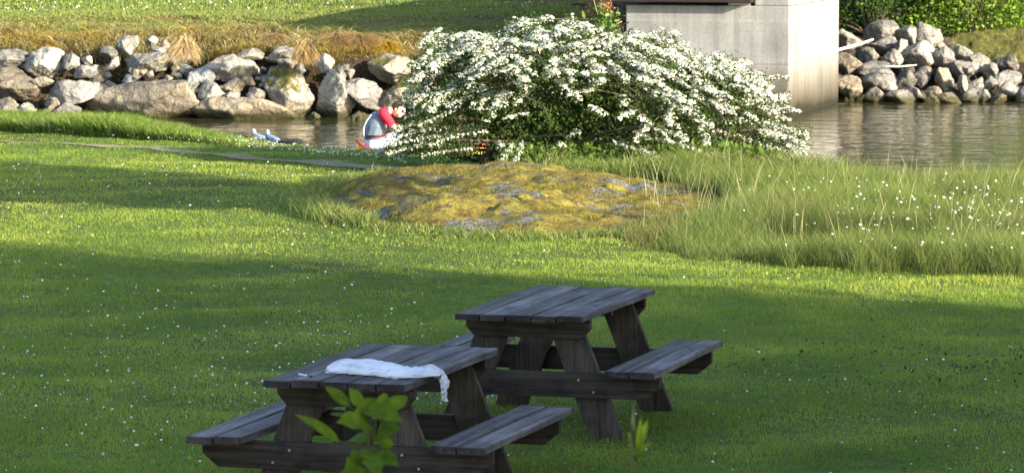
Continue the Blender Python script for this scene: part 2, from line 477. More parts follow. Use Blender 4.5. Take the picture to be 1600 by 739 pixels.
# taller wisps in the lawn edge around mound, under tables and along the shore
def tall_patch(name, X, Y, hlo, hhi, wlo, whi, cols, lean=.25, droop=.35, nseg=3, label='', zoff=0, leanvec=None):
    n = len(X); Z = gz(X, Y)-.01+zoff
    h = rng.uniform(hlo, hhi, n)*(1+.15*n_fine(X, Y)); w = rng.uniform(wlo, whi, n)
    ci = rng.choice(len(cols), n, p=[c_[1] for c_ in cols]); C = np.array([c_[0] for c_ in cols])[ci]
    C = C*rng.uniform(.75, 1.25, n)[:, None]
    me = blades(name, np.stack([X, Y, Z], 1), h, w, C, lean=lean, droop=droop, nseg=nseg, leanvec=leanvec)
    return tag(link(name, me, M['blade']), label, 'grass', kind='stuff')
gcols = [((.155, .205, .048), .46), ((.22, .25, .08), .30), ((.09, .145, .028), .18), ((.34, .32, .13), .06)]
n = 430000
X = rng.uniform(.9, 9, n); Y = rng.uniform(32.5, 46.5, n)
ok = (Y > tall_edge(X)) & (Y < shore(X)-.1) & (X < Y*800/F+1.0) & (mound_mask(X, Y) > .93)
ok &= (rng.random(n) < .78+.25*n_fine(X*.6, Y*.6)) & (rng.random(n) < np.clip(.3+(Y-tall_edge(X))/.6, 0, 1))
X, Y = X[ok], Y[ok]
edge = np.clip(.42+(Y-tall_edge(X))/1.6, .38, 1)
n = len(X); Z = gz(X, Y)-.01
hh = rng.uniform(.14, .40, n)*edge*(1+.2*n_fine(X*.5, Y*.5))*np.clip(1.15-(Y-41)/14, .6, 1.1)
hh = hh*np.where(Y < 41.5, np.clip((X-.5)/2.0, .28, 1), 1)
ww = rng.uniform(.003, .0052, n)
ci = rng.choice(4, n, p=[c_[1] for c_ in gcols]); C = np.array([c_[0] for c_ in gcols])[ci]*rng.uniform(.85, 1.15, n)[:, None]
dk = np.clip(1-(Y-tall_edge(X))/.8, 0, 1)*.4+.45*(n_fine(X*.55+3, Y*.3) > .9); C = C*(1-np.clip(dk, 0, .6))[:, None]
rus = (n_lawn(X*4, Y*4) > 1.3) & (rng.random(n) < .3); C[rus] = np.array([.24, .15, .07])
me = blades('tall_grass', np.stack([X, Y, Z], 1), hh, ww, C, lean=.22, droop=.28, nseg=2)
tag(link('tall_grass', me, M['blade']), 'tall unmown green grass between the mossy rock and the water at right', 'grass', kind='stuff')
# seed stalks
n = 650
X = rng.uniform(1.2, 7, n); Y = rng.uniform(33.5, 44.5, n)
ok = (Y > tall_edge(X)+.5) & (Y < shore(X)-.2); X, Y = X[ok], Y[ok]; n = len(X)
C = np.array([.33, .32, .15])*rng.uniform(.7, 1.2, n)[:, None]
me = blades('grass_stalks', np.stack([X, Y, gz(X, Y)], 1), rng.uniform(.35, .62, n), np.full(n, .0055), C, lean=.16, droop=.15, nseg=4, tip=np.array([.4, .33, .2]))
tag(link('grass_stalks', me, M['blade']), 'thin pale seed stalks rising above the tall grass', 'grass', kind='stuff')
# shore grass, left
n = 52000
X = rng.uniform(-9, -3.3, n); Y = shore(X)-rng.uniform(-.25, 1.6, n)
ok = rng.random(n) < np.clip((-3.2-X)/1.0, 0, 1)
X, Y = X[ok], Y[ok]
hf = np.interp(X, [-9, -6, -5.2, -4.2, -3.3], [.24, .26, .34, .2, .1])
n = len(X); ci = rng.choice(4, n, p=[.5, .3, .12, .08]); C = np.array([(.15, .225, .038), (.22, .28, .055), (.08, .13, .025), (.32, .3, .13)])[ci]*rng.uniform(.75, 1.25, n)[:, None]
me = blades('shore_grass', np.stack([X, Y, gz(X, Y)-.01], 1), rng.uniform(.6, 1.15, n)*hf, rng.uniform(.007, .013, n), C, lean=.25, droop=.35, nseg=3)
tag(link('shore_grass', me, M['blade']), 'long bright green grass along the lawn edge in front of the boulder wall at left', 'grass', kind='stuff')
# low ragged edge grass towards the water, centre
n = 16000
X = rng.uniform(-3.9, .4, n); Y = shore(X)-rng.uniform(-.2, .9, n)
tall_patch('edge_grass', X, Y, .03, .075, .006, .011, [((.2, .27, .045), .5), ((.27, .3, .08), .3), ((.34, .3, .14), .2)], label='short ragged grass on the lip of the lawn above the water')
# grass around the mossy rock and at bush foot
n = 30000
a = rng.uniform(0, 2*math.pi, n); rr = rng.normal(1.06, .05, n)
X = .16+2.1*np.cos(a)*rr; Y = 40.85+3.5*np.sin(a)*rr
dens = np.where((X < -1.2), .9, np.where(X > .9, .9, .45)); ok = rng.random(n) < dens
X, Y = X[ok], Y[ok]
hs_ = np.where(X < -1.3, 1.0, .55)
n = len(X); ci = rng.choice(4, n, p=[.4, .25, .2, .15]); C = np.array([c_[0] for c_ in gcols])[ci]*rng.uniform(.7, 1.2, n)[:, None]
me = blades('rock_edge_grass', np.stack([X, Y, gz(X, Y)-.01], 1), rng.uniform(.07, .24, n)*hs_, rng.uniform(.005, .01, n), C, lean=.3, droop=.35, nseg=3)
tag(link('rock_edge_grass', me, M['blade']), 'wispy uncut grass fringing the mossy rock', 'grass', kind='stuff')
n = 34000
X = rng.uniform(.25, 3.6, n); Y = rng.uniform(43.2, 47.2, n); ok = Y < shore(X); X, Y = X[ok], Y[ok]
tall_patch('bush_foot_grass', X, Y, .12, .42, .006, .012, gcols, label='long grass growing round the foot of the flowering bush')
# wisps under the tables
for nm, cx, cy in (('one', -.695, 21.97), ('two', .28, 24.64)):
    pass

# ------------------------------------------------------------------ small flowers
def disc_flowers(name, P, r, up, tint, k=6, dome=.35):
    n = len(P); u = np.cross(up, rng.normal(size=(n, 3))); u /= np.linalg.norm(u, axis=1)[:, None]; v = np.cross(up, u)
    V = [P+up*(r*dome)[:, None]]
    for j in range(k):
        a = 2*math.pi*j/k; V.append(P+(u*math.cos(a)+v*math.sin(a))*r[:, None])
    V = np.stack(V, 1).reshape(-1, 3); b = (np.arange(n)*(k+1))[:, None]
    Fs = np.concatenate([b+np.array([[0, 1+j, 1+(j+1) % k]]) for j in range(k)])
    return V, Fs, np.repeat(tint, k+1, axis=0)
def flower_stuff(name, X, Y, z, r, label, stem=False, tint=(.75, .75, .68)):
    n = len(X); P = np.stack([X, Y, gz(X, Y)+z], 1)
    up = rng.normal(0, .5, (n, 3)); up[:, 2] = .8; up[:, 1] -= .5; up /= np.linalg.norm(up, axis=1)[:, None]
    T = np.array(tint)*rng.uniform(.75, 1.1, n)[:, None]
    V, Fs, T = disc_flowers(name, P, r, up, T)
    tag(link(name, mesh_np(name, V, Fs, False, T), M['petal']), label, 'flowers', kind='stuff')
x, y = vis_sample(5200, 22, 46, 0)
den = np.where(x < y*.02-.4, .62, .14)*np.clip(.65+.5*n_lawn(x*3, y*1.5), .1, 1.3)
ok = (rng.random(len(x)) < den*.55) & (mound_mask(x, y) > 1.15) & ~((x > .9) & (y > tall_edge(x))); x, y = x[ok], y[ok]
flower_stuff('lawn_daisies', x, y, rng.uniform(.03, .055, len(x)), rng.uniform(.004, .0095, len(x))*(y/26)**.5, 'tiny white clover and daisy heads scattered over the lawn')
n = 700
x = rng.uniform(-6, -.3, n); y = shore(x)-rng.uniform(0.1, 1.7, n)
flower_stuff('edge_daisies', x, y, rng.uniform(.03, .06, n), rng.uniform(.006, .012, n), 'white daisies crowded along the lip of the lawn by the water')
n = 420
x = rng.uniform(2.0, 5.2, n); y = rng.uniform(33.4, 39.5, n); ok = (y > tall_edge(x)+.1) & (rng.random(n) < np.clip((x-1.8)/2.2, 0, 1)); x, y = x[ok], y[ok]
flower_stuff('meadow_flowers', x, y, rng.uniform(.18, .42, len(x)), rng.uniform(.005, .013, len(x)), 'small white wild flowers sprinkled through the tall grass at right')

def leafcloud(P, size, nrm=None, aspect=.55, fold=.25, tint=None):
    """pointed leaves with a fold along the midrib: 6 vertices, 4 triangles"""
    n = len(P)
    d = rng.normal(size=(n, 3)); d /= np.linalg.norm(d, axis=1)[:, None]
    if nrm is None: nrm = rng.normal(size=(n, 3)); nrm[:, 2] += .7
    s = np.cross(nrm, d); s /= (np.linalg.norm(s, axis=1)[:, None]+1e-6); up = np.cross(d, s)
    L = size[:, None]; W = L*aspect*.5
    V = np.stack([P, P+d*L*.35+s*W+up*W*fold, P+d*L*.75+s*W*.7+up*W*fold, P+d*L, P+d*L*.75-s*W*.7+up*W*fold, P+d*L*.35-s*W+up*W*fold], 1).reshape(-1, 3)
    b = (np.arange(n)*6)[:, None]
    Fs = np.concatenate([b+np.array([[0, 1, 2, 3]]), b+np.array([[0, 3, 4, 5]])])
    return V, Fs, np.repeat(tint, 6, axis=0)
# broad leaved weeds in front of the bush
n = 5200
X = rng.uniform(-.1, 2.9, n); Y = rng.uniform(44.3, 45.6, n); Zr = rng.uniform(0, 1, n)**.7*.3
X += .1*np.sin(Y*9)
C = np.array([.085, .14, .025])*rng.uniform(.6, 1.4, n)[:, None]
V, Fs, T = leafcloud(np.stack([X, Y, gz(X, Y)+Zr+.02], 1), rng.uniform(.05, .10, n), tint=C)
tag(link('leafy_weeds', mesh_np('leafy_weeds', V, Fs, False, T), M['leaf']), 'broad leaved green weeds under the front of the flowering bush', 'weeds', kind='stuff')
# clover and plantain leaves in the turf
k_ = 260; cxw, cyw = vis_sample(k_, 22, 46, 0)
n = 6500; ci = rng.integers(0, k_, n); rad_ = rng.uniform(.08, .35, k_)[ci]
X = cxw[ci]+rng.normal(0, 1, n)*rad_; Y = cyw[ci]+rng.normal(0, 1, n)*rad_*1.3
ok = (mound_mask(X, Y) > 1.1) & ~((X > .9) & (Y > tall_edge(X))); X, Y = X[ok], Y[ok]; n = len(X)
C = np.array([(.12, .19, .035), (.18, .24, .05), (.20, .19, .07)])[rng.choice(3, n, p=[.5, .35, .15])]*rng.uniform(.7, 1.25, n)[:, None]
V, Fs, T = leafcloud(np.stack([X, Y, gz(X, Y)+rng.uniform(.012, .04, n)], 1), rng.uniform(.014, .03, n), tint=C, aspect=.8)
tag(link('lawn_weeds', mesh_np('lawn_weeds', V, Fs, False, T), M['leaf']), 'patches of clover and small weeds in the lawn', 'weeds', kind='stuff')
# dark fallen seed husks lying on the lawn at right
n = 620
X = rng.normal(3.0, .7, n); Y = rng.normal(27.2, .75, n); ok = n_fine(X, Y) > -.6; X, Y = X[ok], Y[ok]; n = len(X)
C = np.array([.085, .06, .035])*rng.uniform(.5, 1.5, n)[:, None]
V, Fs, T = leafcloud(np.stack([X, Y, gz(X, Y)+rng.uniform(.015, .05, n)], 1), rng.uniform(.014, .034, n), tint=C)
tag(link('fallen_husks', mesh_np('fallen_husks', V, Fs, False, T), M['leaf']), 'small dark brown husks strewn on the shaded lawn right of the rear table', 'leaf litter', kind='stuff')

# ------------------------------------------------------------------ far bank vegetation
n = 120000
X = rng.uniform(-11, 1.9, n); s = rng.uniform(.3, 7.8, n); Y = bank(X)+s
clump = n_fine(X*1.2, Y*1.2)
ok = (rng.random(n) < .65+.35*clump) & (X < Y*800/F)
X, Y, s, clump = X[ok], Y[ok], s[ok], clump[ok]; n = len(X)
g = np.clip((s-2.0)/1.6+.35*n_lawn(X*3, Y*3), 0, 1)[:, None]
straw = np.array([(.40, .33, .17), (.28, .20, .09), (.33, .26, .07), (.17, .12, .055), (.20, .21, .055)])[rng.choice(5, n, p=[.27, .22, .17, .12, .22])]
och = (n_lawn(X*2.5+7, Y*2.5) > .9)[:, None]
straw = np.where(och, straw*.4+np.array([.36, .26, .05])*.6, straw)
grn = np.array([(.19, .24, .055), (.25, .28, .08), (.31, .30, .11)])[rng.choice(3, n)]
C = (straw*(1-g)+grn*g)*rng.uniform(.75, 1.25, n)[:, None]
h = np.where(g[:, 0] > .6, rng.uniform(.05, .12, n), rng.uniform(.10, .34, n)*(1+.3*clump))
lv = np.zeros((n, 3)); lv[:, 1] = -np.clip(1.1-s, 0, 1.5)*1.2
me = blades('dry_bank_grass', np.stack([X, Y, gz(X, Y)-.02], 1), h, rng.uniform(.014, .026, n), C, lean=.4, droop=.6, nseg=2, leanvec=lv)
tag(link('dry_bank_grass', me, M['blade']), 'dry straw coloured grass hanging over the top of the boulder wall', 'grass', kind='stuff')
n = 90000
X = rng.uniform(-14, 7, n); Y = rng.uniform(77, 100, n); ok = (np.abs(X) < Y*.128+1) & (Y > bank(X)+5.5); X, Y = X[ok], Y[ok]; n = len(X)
C = np.array([(.20, .25, .055), (.26, .29, .08), (.15, .19, .04)])[rng.choice(3, n)]*rng.uniform(.8, 1.2, n)[:, None]
me = blades('far_lawn_grass', np.stack([X, Y, gz(X, Y)-.02], 1), rng.uniform(.05, .12, n), rng.uniform(.02, .035, n), C, lean=.5)
tag(link('far_lawn_grass', me, M['blade']), 'sunlit green lawn beyond the boulder wall across the water', 'grass', kind='stuff')
n = 420
x = rng.uniform(-11, 2, n); y = rng.uniform(78, 92, n)
flower_stuff('far_daisies', x, y, rng.uniform(.07, .12, n), rng.uniform(.01, .02, n), 'white flower heads in the lawn across the water')

# ------------------------------------------------------------------ rocks
ICO = {}
def ico(sub):
    if sub not in ICO:
        bm = bmesh.new(); bmesh.ops.create_icosphere(bm, subdivisions=sub, radius=1)
        bm.verts.ensure_lookup_table()
        ICO[sub] = (np.array([v.co[:] for v in bm.verts]), np.array([[v.index for v in f.verts] for f in bm.faces])); bm.free()
    return ICO[sub]
def rock_mesh(name, sx_, sy_, sz_, seed, outline=None, sub=4, rough=.05, soft=9, planes=11, angular=1.0):
    """a boulder of full size sx,sy,sz; outline = convex silhouette [(u,v)] in 0..1, v down, seen from the water"""
    r = np.random.default_rng(seed); D, Fc = ico(sub)
    nr = r.normal(size=(planes, 3)); nr /= np.linalg.norm(nr, axis=1)[:, None]
    c = r.uniform(.52, .88, planes)*angular+(1-angular)
    nl, cl = list(nr), list(c)
    if outline:
        o = [((u-.5)*2, -(v-.5)*2) for u, v in outline]; k = len(o)
        area = sum(o[i][0]*o[(i+1) % k][1]-o[(i+1) % k][0]*o[i][1] for i in range(k))
        cx, cz = sum(p_[0] for p_ in o)/k, sum(p_[1] for p_ in o)/k
        sgn = 1 if area > 0 else -1
        nl = [v_ for v_ in nr if abs(v_[1]) > .45]; cl = [x for v_, x in zip(nr, c) if abs(v_[1]) > .45]; 
        for i in range(k):
            a, b = o[i], o[(i+1) % k]
            e = (b[0]-a[0], b[1]-a[1]); nn = np.array([e[1]*sgn, 0, -e[0]*sgn]); ln = np.linalg.norm(nn)
            if ln < 1e-6: continue
            nn /= ln; dd = (a[0]-cx)*nn[0]+(a[1]-cz)*nn[2]
            t = r.uniform(-.15, .15); nn2 = np.array([nn[0], t, nn[2]]); nn2 /= np.linalg.norm(nn2)
            nl.append(nn2); cl.append(max(.08, dd))
    for kf in range(6):
        v_ = np.array([r.uniform(-.9, .9), -r.uniform(.5, 1), r.uniform(-.8, .8)]); v_ /= np.linalg.norm(v_); nl.append(v_); cl.append(r.uniform(.36, .66))
    nl += [np.array([0, -1, 0]), np.array([0, 1, 0])]; cl += [.75, .85]
    nl = np.array(nl); cl = np.array(cl)
    q = np.clip(D @ nl.T, 0, None)/cl
    rad = 1/((q**soft).sum(1)**(1/soft))
    P = D*rad[:, None]
    sn = SineNoise(seed+1, 18, .35, 3.2, .75); sf = SineNoise(seed+2, 16, 2.2, 8, .6)
    asp = np.array([sx_, sy_, sz_]); asp = asp/asp.max()
    Q = P*asp
    rid = 1-np.abs(sn(Q*1.6+3))
    P = P*(1+rough*sn(Q)+rough*.7*sf(Q)-rough*.8*np.clip(rid, .6, 1))[:, None]
    lo, hi = P.min(0), P.max(0)
    P = (P-(lo+hi)/2)/(hi-lo)*np.array([sx_, sy_, sz_])
    return mesh_np(name, P, Fc, True)
rock_n = [0]
BIG = []
def short(lb):
    for w_ in (' at the ', ' below ', ' right of', ' left of', ' under ', ' beside ', ' over ', ' on ', ' between ', ' inside ', ' with ', ' in the ', ' second ', ' high ', ' from ', ' resting ', ' lying ', ' running ', ' leaning ', ' where ', ' standing ', ' near ', ' behind ', ' of the ', ' tucked ', ' above ', ' against ', ' halfway ', ' sloping ', ' pointing ', ' touching ', ' wedged ', ' by the ', ' bridging ', ' cut by ', ' tapering ', ' just ', ' like ', ', '):
        k_ = lb.find(w_)
        if k_ > 8: lb = lb[:k_]
    return ' '.join(lb.split()[:7])
def relabel(x, y, tone, what):
    bx_, by_, nm_ = min(BIG, key=lambda b: abs(b[0]-x)+1.2*abs(b[1]-y))
    dx, dy = x-bx_, y-by_
    rel = ('left of' if dx < 0 else 'right of') if abs(dx) > abs(dy)*1.1 else ('above' if dy < 0 else 'below')
    return f'{what} {tone} stone just {rel} the {nm_}'
TONE = dict(grey='grey', pale='pale', tan='tan', brown='brown', blue='bluish grey', dark='dark', mossy='mossy')
def rock(x0, y0, x1, y1, kind, label, d=None, outline=None, cat='boulder', group=None, deep=.85, rough=.05, soft=22, sub=4, name='boulder', angular=1.0, tilt=0):
    rock_n[0] += 1; sd = 100+rock_n[0]*7
    gw = .06*(x1-x0); a = Pd(x0-gw, y1+gw*.6, d); b = Pd(x1+gw, y0-gw*.6, d)
    w_, h_ = b.x-a.x, b.z-a.z
    dep = deep*min(max(w_, h_), 1.5*min(w_, h_)+.15)
    me = rock_mesh(name, w_, dep, h_, sd, outline, sub, rough, soft, angular=angular)
    o = link(name, me, RM[kind], None, ((a.x+b.x)/2, d+dep*.3, (a.z+b.z)/2))
    o.rotation_euler = (0, 0, 0)
    return tag(o, label, cat, group)
def dl(y): return 70.3+(192-y)*.0125
W_ = 'in the wall across the water'
L = [
 (-30, 80, 37, 110, 'grey', 'flat topped grey slab at the top left end of the boulder wall', [(0, .1), (1, 0), (.98, .35), (.8, 1), (0, 1)]),
 (-30, 107, 56, 159, 'tan', 'big smooth tan boulder second from the top at the left end of the wall', [(0, 0), (.72, 0), (.9, .35), (1, .7), (.93, .95), (.6, 1), (0, .95)]),
 (33, 76, 98, 125, 'pale', 'large speckled white and grey boulder right of the flat slab near the wall top', [(.5, 0), (.7, .05), (.95, .3), (1, .7), (.93, .95), (.55, 1), (.25, .85), (0, .5), (.1, .4)]),
 (97, 84, 123, 118, 'pale', 'upright block with bright white upper face beside the large speckled boulder', [(.1, 0), (.85, .05), (1, .4), (.95, .8), (.7, 1), (.35, .85), (0, .3)]),
 (126, 88, 143, 104, 'pale', 'small white wedge stone just right of the upright white topped block', None),
 (116, 103, 151, 123, 'grey', 'low grey stone with a white rim under the small white wedge', [(.25, 0), (.9, .05), (1, .6), (.9, .95), (.1, 1), (0, .7)]),
 (47, 121, 82, 140, 'tan', 'cream stone tucked beneath the large speckled boulder', [(0, 0), (1, 0), (.75, .6), (.3, 1)]),
 (74, 128, 163, 172, 'grey', 'long lumpy grey boulder with a bright nose leaning over a dark hollow', [(.05, .35), (.35, 0), (.9, .05), (1, .35), (.85, .5), (.65, .62), (.35, 1), (.25, .95), (.1, .6)]),
 (-30, 155, 32, 196, 'brown', 'pinkish brown low boulder at the left foot of the wall', [(0, 0), (.8, 0), (1, .4), (1, 1), (0, 1)]),
 (27, 161, 58, 194, 'pale', 'pale rough stone standing in the grass at the left foot of the wall', None),
 (51, 165, 82, 194, 'brown', 'brown grey stone between the pale rough stone and the dark hollow', None),
 (70, 153, 93, 174, 'tan', 'small tan stone inside the dark hollow of the wall', None),
 (74, 162, 122, 200, 'grey', 'slanting grey stone running down to the right into the long grass', [(.0, .9), (.85, 0), (1, .15), (.95, 1), (.1, 1)]),
 (180, 57, 215, 88, 'pale', 'tilted egg shaped white and grey stone at the wall top below dry grass', [(.15, .2), (.5, .05), (.95, 0), (1, .4), (.65, .95), (.5, 1), (.0, .6)]),
 (156, 73, 182, 92, 'grey', 'grey stone left of the tilted egg shaped stone', [(.25, .1), (.6, 0), (1, .7), (.8, 1), (.1, .85)]),
 (164, 89, 185, 112, 'pale', 'knobbly white stone touching the left end of the great white block', None),
 (195, 84, 262, 114, 'pale', 'great white rectangular block in the upper wall', [(.12, .1), (.9, 0), (1, .4), (.95, .8), (.4, 1), (.1, .95), (0, .6)]),
 (226, 57, 246, 75, 'pale', 'rounded cream stone above the great white block', None),
 (247, 63, 265, 80, 'tan', 'small tan stone at the wall top right of the rounded cream one', None),
 (233, 72, 258, 86, 'pale', 'little white stone wedged on top of the great white block', None),
 (257, 80, 298, 103, 'grey', 'grey triangular stone pointing down right of the great white block', [(0, .1), (.9, 0), (1, .25), (.5, 1)]),
 (132, 132, 305, 199, 'brown', 'giant dark streaked boulder, the longest in the wall, above the long grass', [(.0, .45), (.2, .12), (.5, .05), (.9, .0), (.98, .3), (1, .6), (.97, .98), (.5, 1), (.1, .9), (.0, .7)]),
 (293, 113, 314, 141, 'blue', 'blue grey rounded stone over the right end of the giant streaked boulder', [(.2, 0), (.8, .1), (1, .5), (.8, 1), (.2, .9), (0, .45)]),
 (308, 126, 350, 167, 'pale', 'cream angular boulder with many facets over the dark cleft', [(.2, .0), (.75, .1), (1, .45), (.6, .85), (.15, 1), (0, .7)]),
 (300, 108, 334, 131, 'blue', 'dull grey stones above the cream faceted boulder', None),
 (318, 88, 402, 124, 'pale', 'large pale slab with a sharp right corner high in the wall', [(.0, .5), (.3, .1), (.55, 0), (.8, .15), (1, .9), (.6, 1), (.3, .95)]),
 (368, 77, 410, 94, 'pale', 'flat cream stone on top of the large pale slab', [(.05, .2), (.6, 0), (1, .6), (.9, 1), (0, .95)]),
 (343, 123, 381, 149, 'tan', 'brownish rounded stone resting on a small white block', None),
 (346, 144, 373, 161, 'pale', 'small bright white square block in the middle of the wall', [(.05, .05), (.98, .1), (1, .95), (0, 1)]),
 (376, 119, 397, 137, 'tan', 'small tan stone under the right side of the large pale slab', None),
 (385, 138, 413, 162, 'pale', 'small pale rounded stone beside the mossy tapering boulder', None),
 (308, 157, 456, 201, 'tan', 'broad flat boulder lying at the waterline in the middle of the wall', [(.03, .7), (.2, .08), (.45, 0), (.8, .3), (1, .75), (.98, 1), (0, 1)]),
 (410, 108, 486, 190, 'mossy', 'tall mossy speckled boulder tapering down to the water', [(.05, .15), (.4, 0), (.8, .1), (1, .5), (.95, .95), (.65, 1), (.4, .65), (.1, .45)]),
 (420, 74, 464, 98, 'pale', 'pale slab lying on a white block near the wall top', [(.4, 0), (.9, .2), (1, .6), (.6, .95), (.1, 1), (0, .7)]),
 (432, 93, 463, 112, 'pale', 'white block under the pale slab near the wall top', [(.05, .2), (.95, 0), (1, 1), (.2, .9)]),
 (459, 99, 477, 122, 'grey', 'small upright grey stone right of the white block under the pale slab', None),
 (493, 85, 521, 116, 'pale', 'round white stone like a head on top of the smooth triangular boulder', [(.15, .2), (.5, 0), (.85, .1), (1, .45), (.75, .95), (.4, 1), (.05, .55)]),
 (494, 111, 551, 192, 'pale', 'tall smooth cream triangular boulder below the round white stone', [(.3, 0), (.5, .1), (.98, .65), (1, .8), (.85, .95), (.2, 1), (.0, .8), (.1, .3)]),
 (526, 102, 540, 136, 'grey', 'thin upright sliver of grey stone right of the round white stone', [(.1, 0), (.6, .1), (1, .5), (.7, 1), (.1, .9)]),
 (529, 126, 598, 174, 'grey', 'lumpy grey boulder bridging a black hole behind the paddler', [(.0, .3), (.6, .0), (.8, .05), (1, .7), (.85, 1), (.6, .7), (.1, .5)]),
 (577, 87, 650, 132, 'mossy', 'white craggy boulder with moss where the flowering bush begins', [(.05, .1), (.5, 0), (1, .2), (1, .9), (.4, 1), (.15, .8)]),
 (590, 124, 660, 172, 'mossy', 'greenish boulder behind the paddler and partly behind the bush', None),
 (538, 176, 585, 199, 'brown', 'low dark weedy stone at the waterline left of the paddler', None),
 (480, 176, 500, 192, 'brown', 'narrow dark stone at the water between the mossy and the triangular boulder', None),
]
for x0, y0, x1, y1, kd, lb, ol in L: BIG.append(((x0+x1)/2, (y0+y1)/2, short(lb)))
for x0, y0, x1, y1, kd, lb, ol in L:
    big = (x1-x0) > 45
    rock(x0, y0, x1, y1, kd, lb, d=dl((y0+y1)/2)+(0 if big else -.05), outline=ol, sub=5 if big else 4, rough=.045 if ol else .06, cat='boulder' if big else 'stone', name='boulder' if big else 'stone', deep=.8 if big else 1.0, soft=30)
# hidden run of the wall behind the bush
for k, x in enumerate(list(range(-230, -30, 40))+list(range(655, 880, 34))):
    for j in range(3):
        xx = x+random.uniform(-9, 9); yy = 90+j*38+random.uniform(-6, 6); s_ = random.uniform(32, 48)
        rock(xx, yy, xx+s_, yy+s_*.8, random.choice(['grey', 'pale', 'tan']), 'boulder of the wall beyond the left edge of the picture' if x < 0 else 'boulder of the wall glimpsed through the flowering bush', d=dl(yy), group='wall boulders beyond the left edge' if x < 0 else 'wall boulders behind the flowering bush', sub=3)
# rubble between the boulders
rub = []
r2 = random.Random(5)
for _ in range(46):
    rub.append((r2.uniform(140, 300), r2.uniform(100, 136), r2.uniform(8, 18), 'small rubble stone strewn above the giant streaked boulder', 'rubble above the giant streaked boulder'))
for _ in range(16):
    rub.append((r2.uniform(300, 350), r2.uniform(95, 125), r2.uniform(7, 13), 'small rubble stone in the gap left of the large pale slab', 'rubble left of the large pale slab'))
for _ in range(24):
    rub.append((r2.uniform(395, 475), r2.uniform(88, 140), r2.uniform(6, 12), 'small rubble stone caught on and above the mossy tapering boulder', 'rubble on the mossy tapering boulder'))
for _ in range(12):
    rub.append((r2.uniform(505, 575), r2.uniform(95, 140), r2.uniform(8, 16), 'small dull stone in the shaded gap under the hanging dry grass', 'stones under the hanging dry grass'))
for x, y, s_, lb, gr in rub:
    kd = r2.choice(['grey', 'grey', 'pale', 'blue', 'tan'])
    rock(x, y, x+s_*r2.uniform(1, 1.5), y+s_, kd, relabel(x+s_*.6, y+s_*.5, TONE[kd], 'tiny' if s_ < 12 else 'small'), d=dl(y)+.12, group=gr, cat='stone', sub=3, name='stone', rough=.07)
# larger dark fill stones deep in the wall
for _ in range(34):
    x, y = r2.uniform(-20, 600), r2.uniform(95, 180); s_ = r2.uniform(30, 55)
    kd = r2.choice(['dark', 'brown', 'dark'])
    rock(x, y, x+s_, y+s_*.7, kd, relabel(x+s_*.5, y+s_*.35, TONE[kd], 'deep set'), d=dl(y)+.75, group='dark stones deep in the boulder wall', sub=3, name='stone', cat='stone', rough=.07)

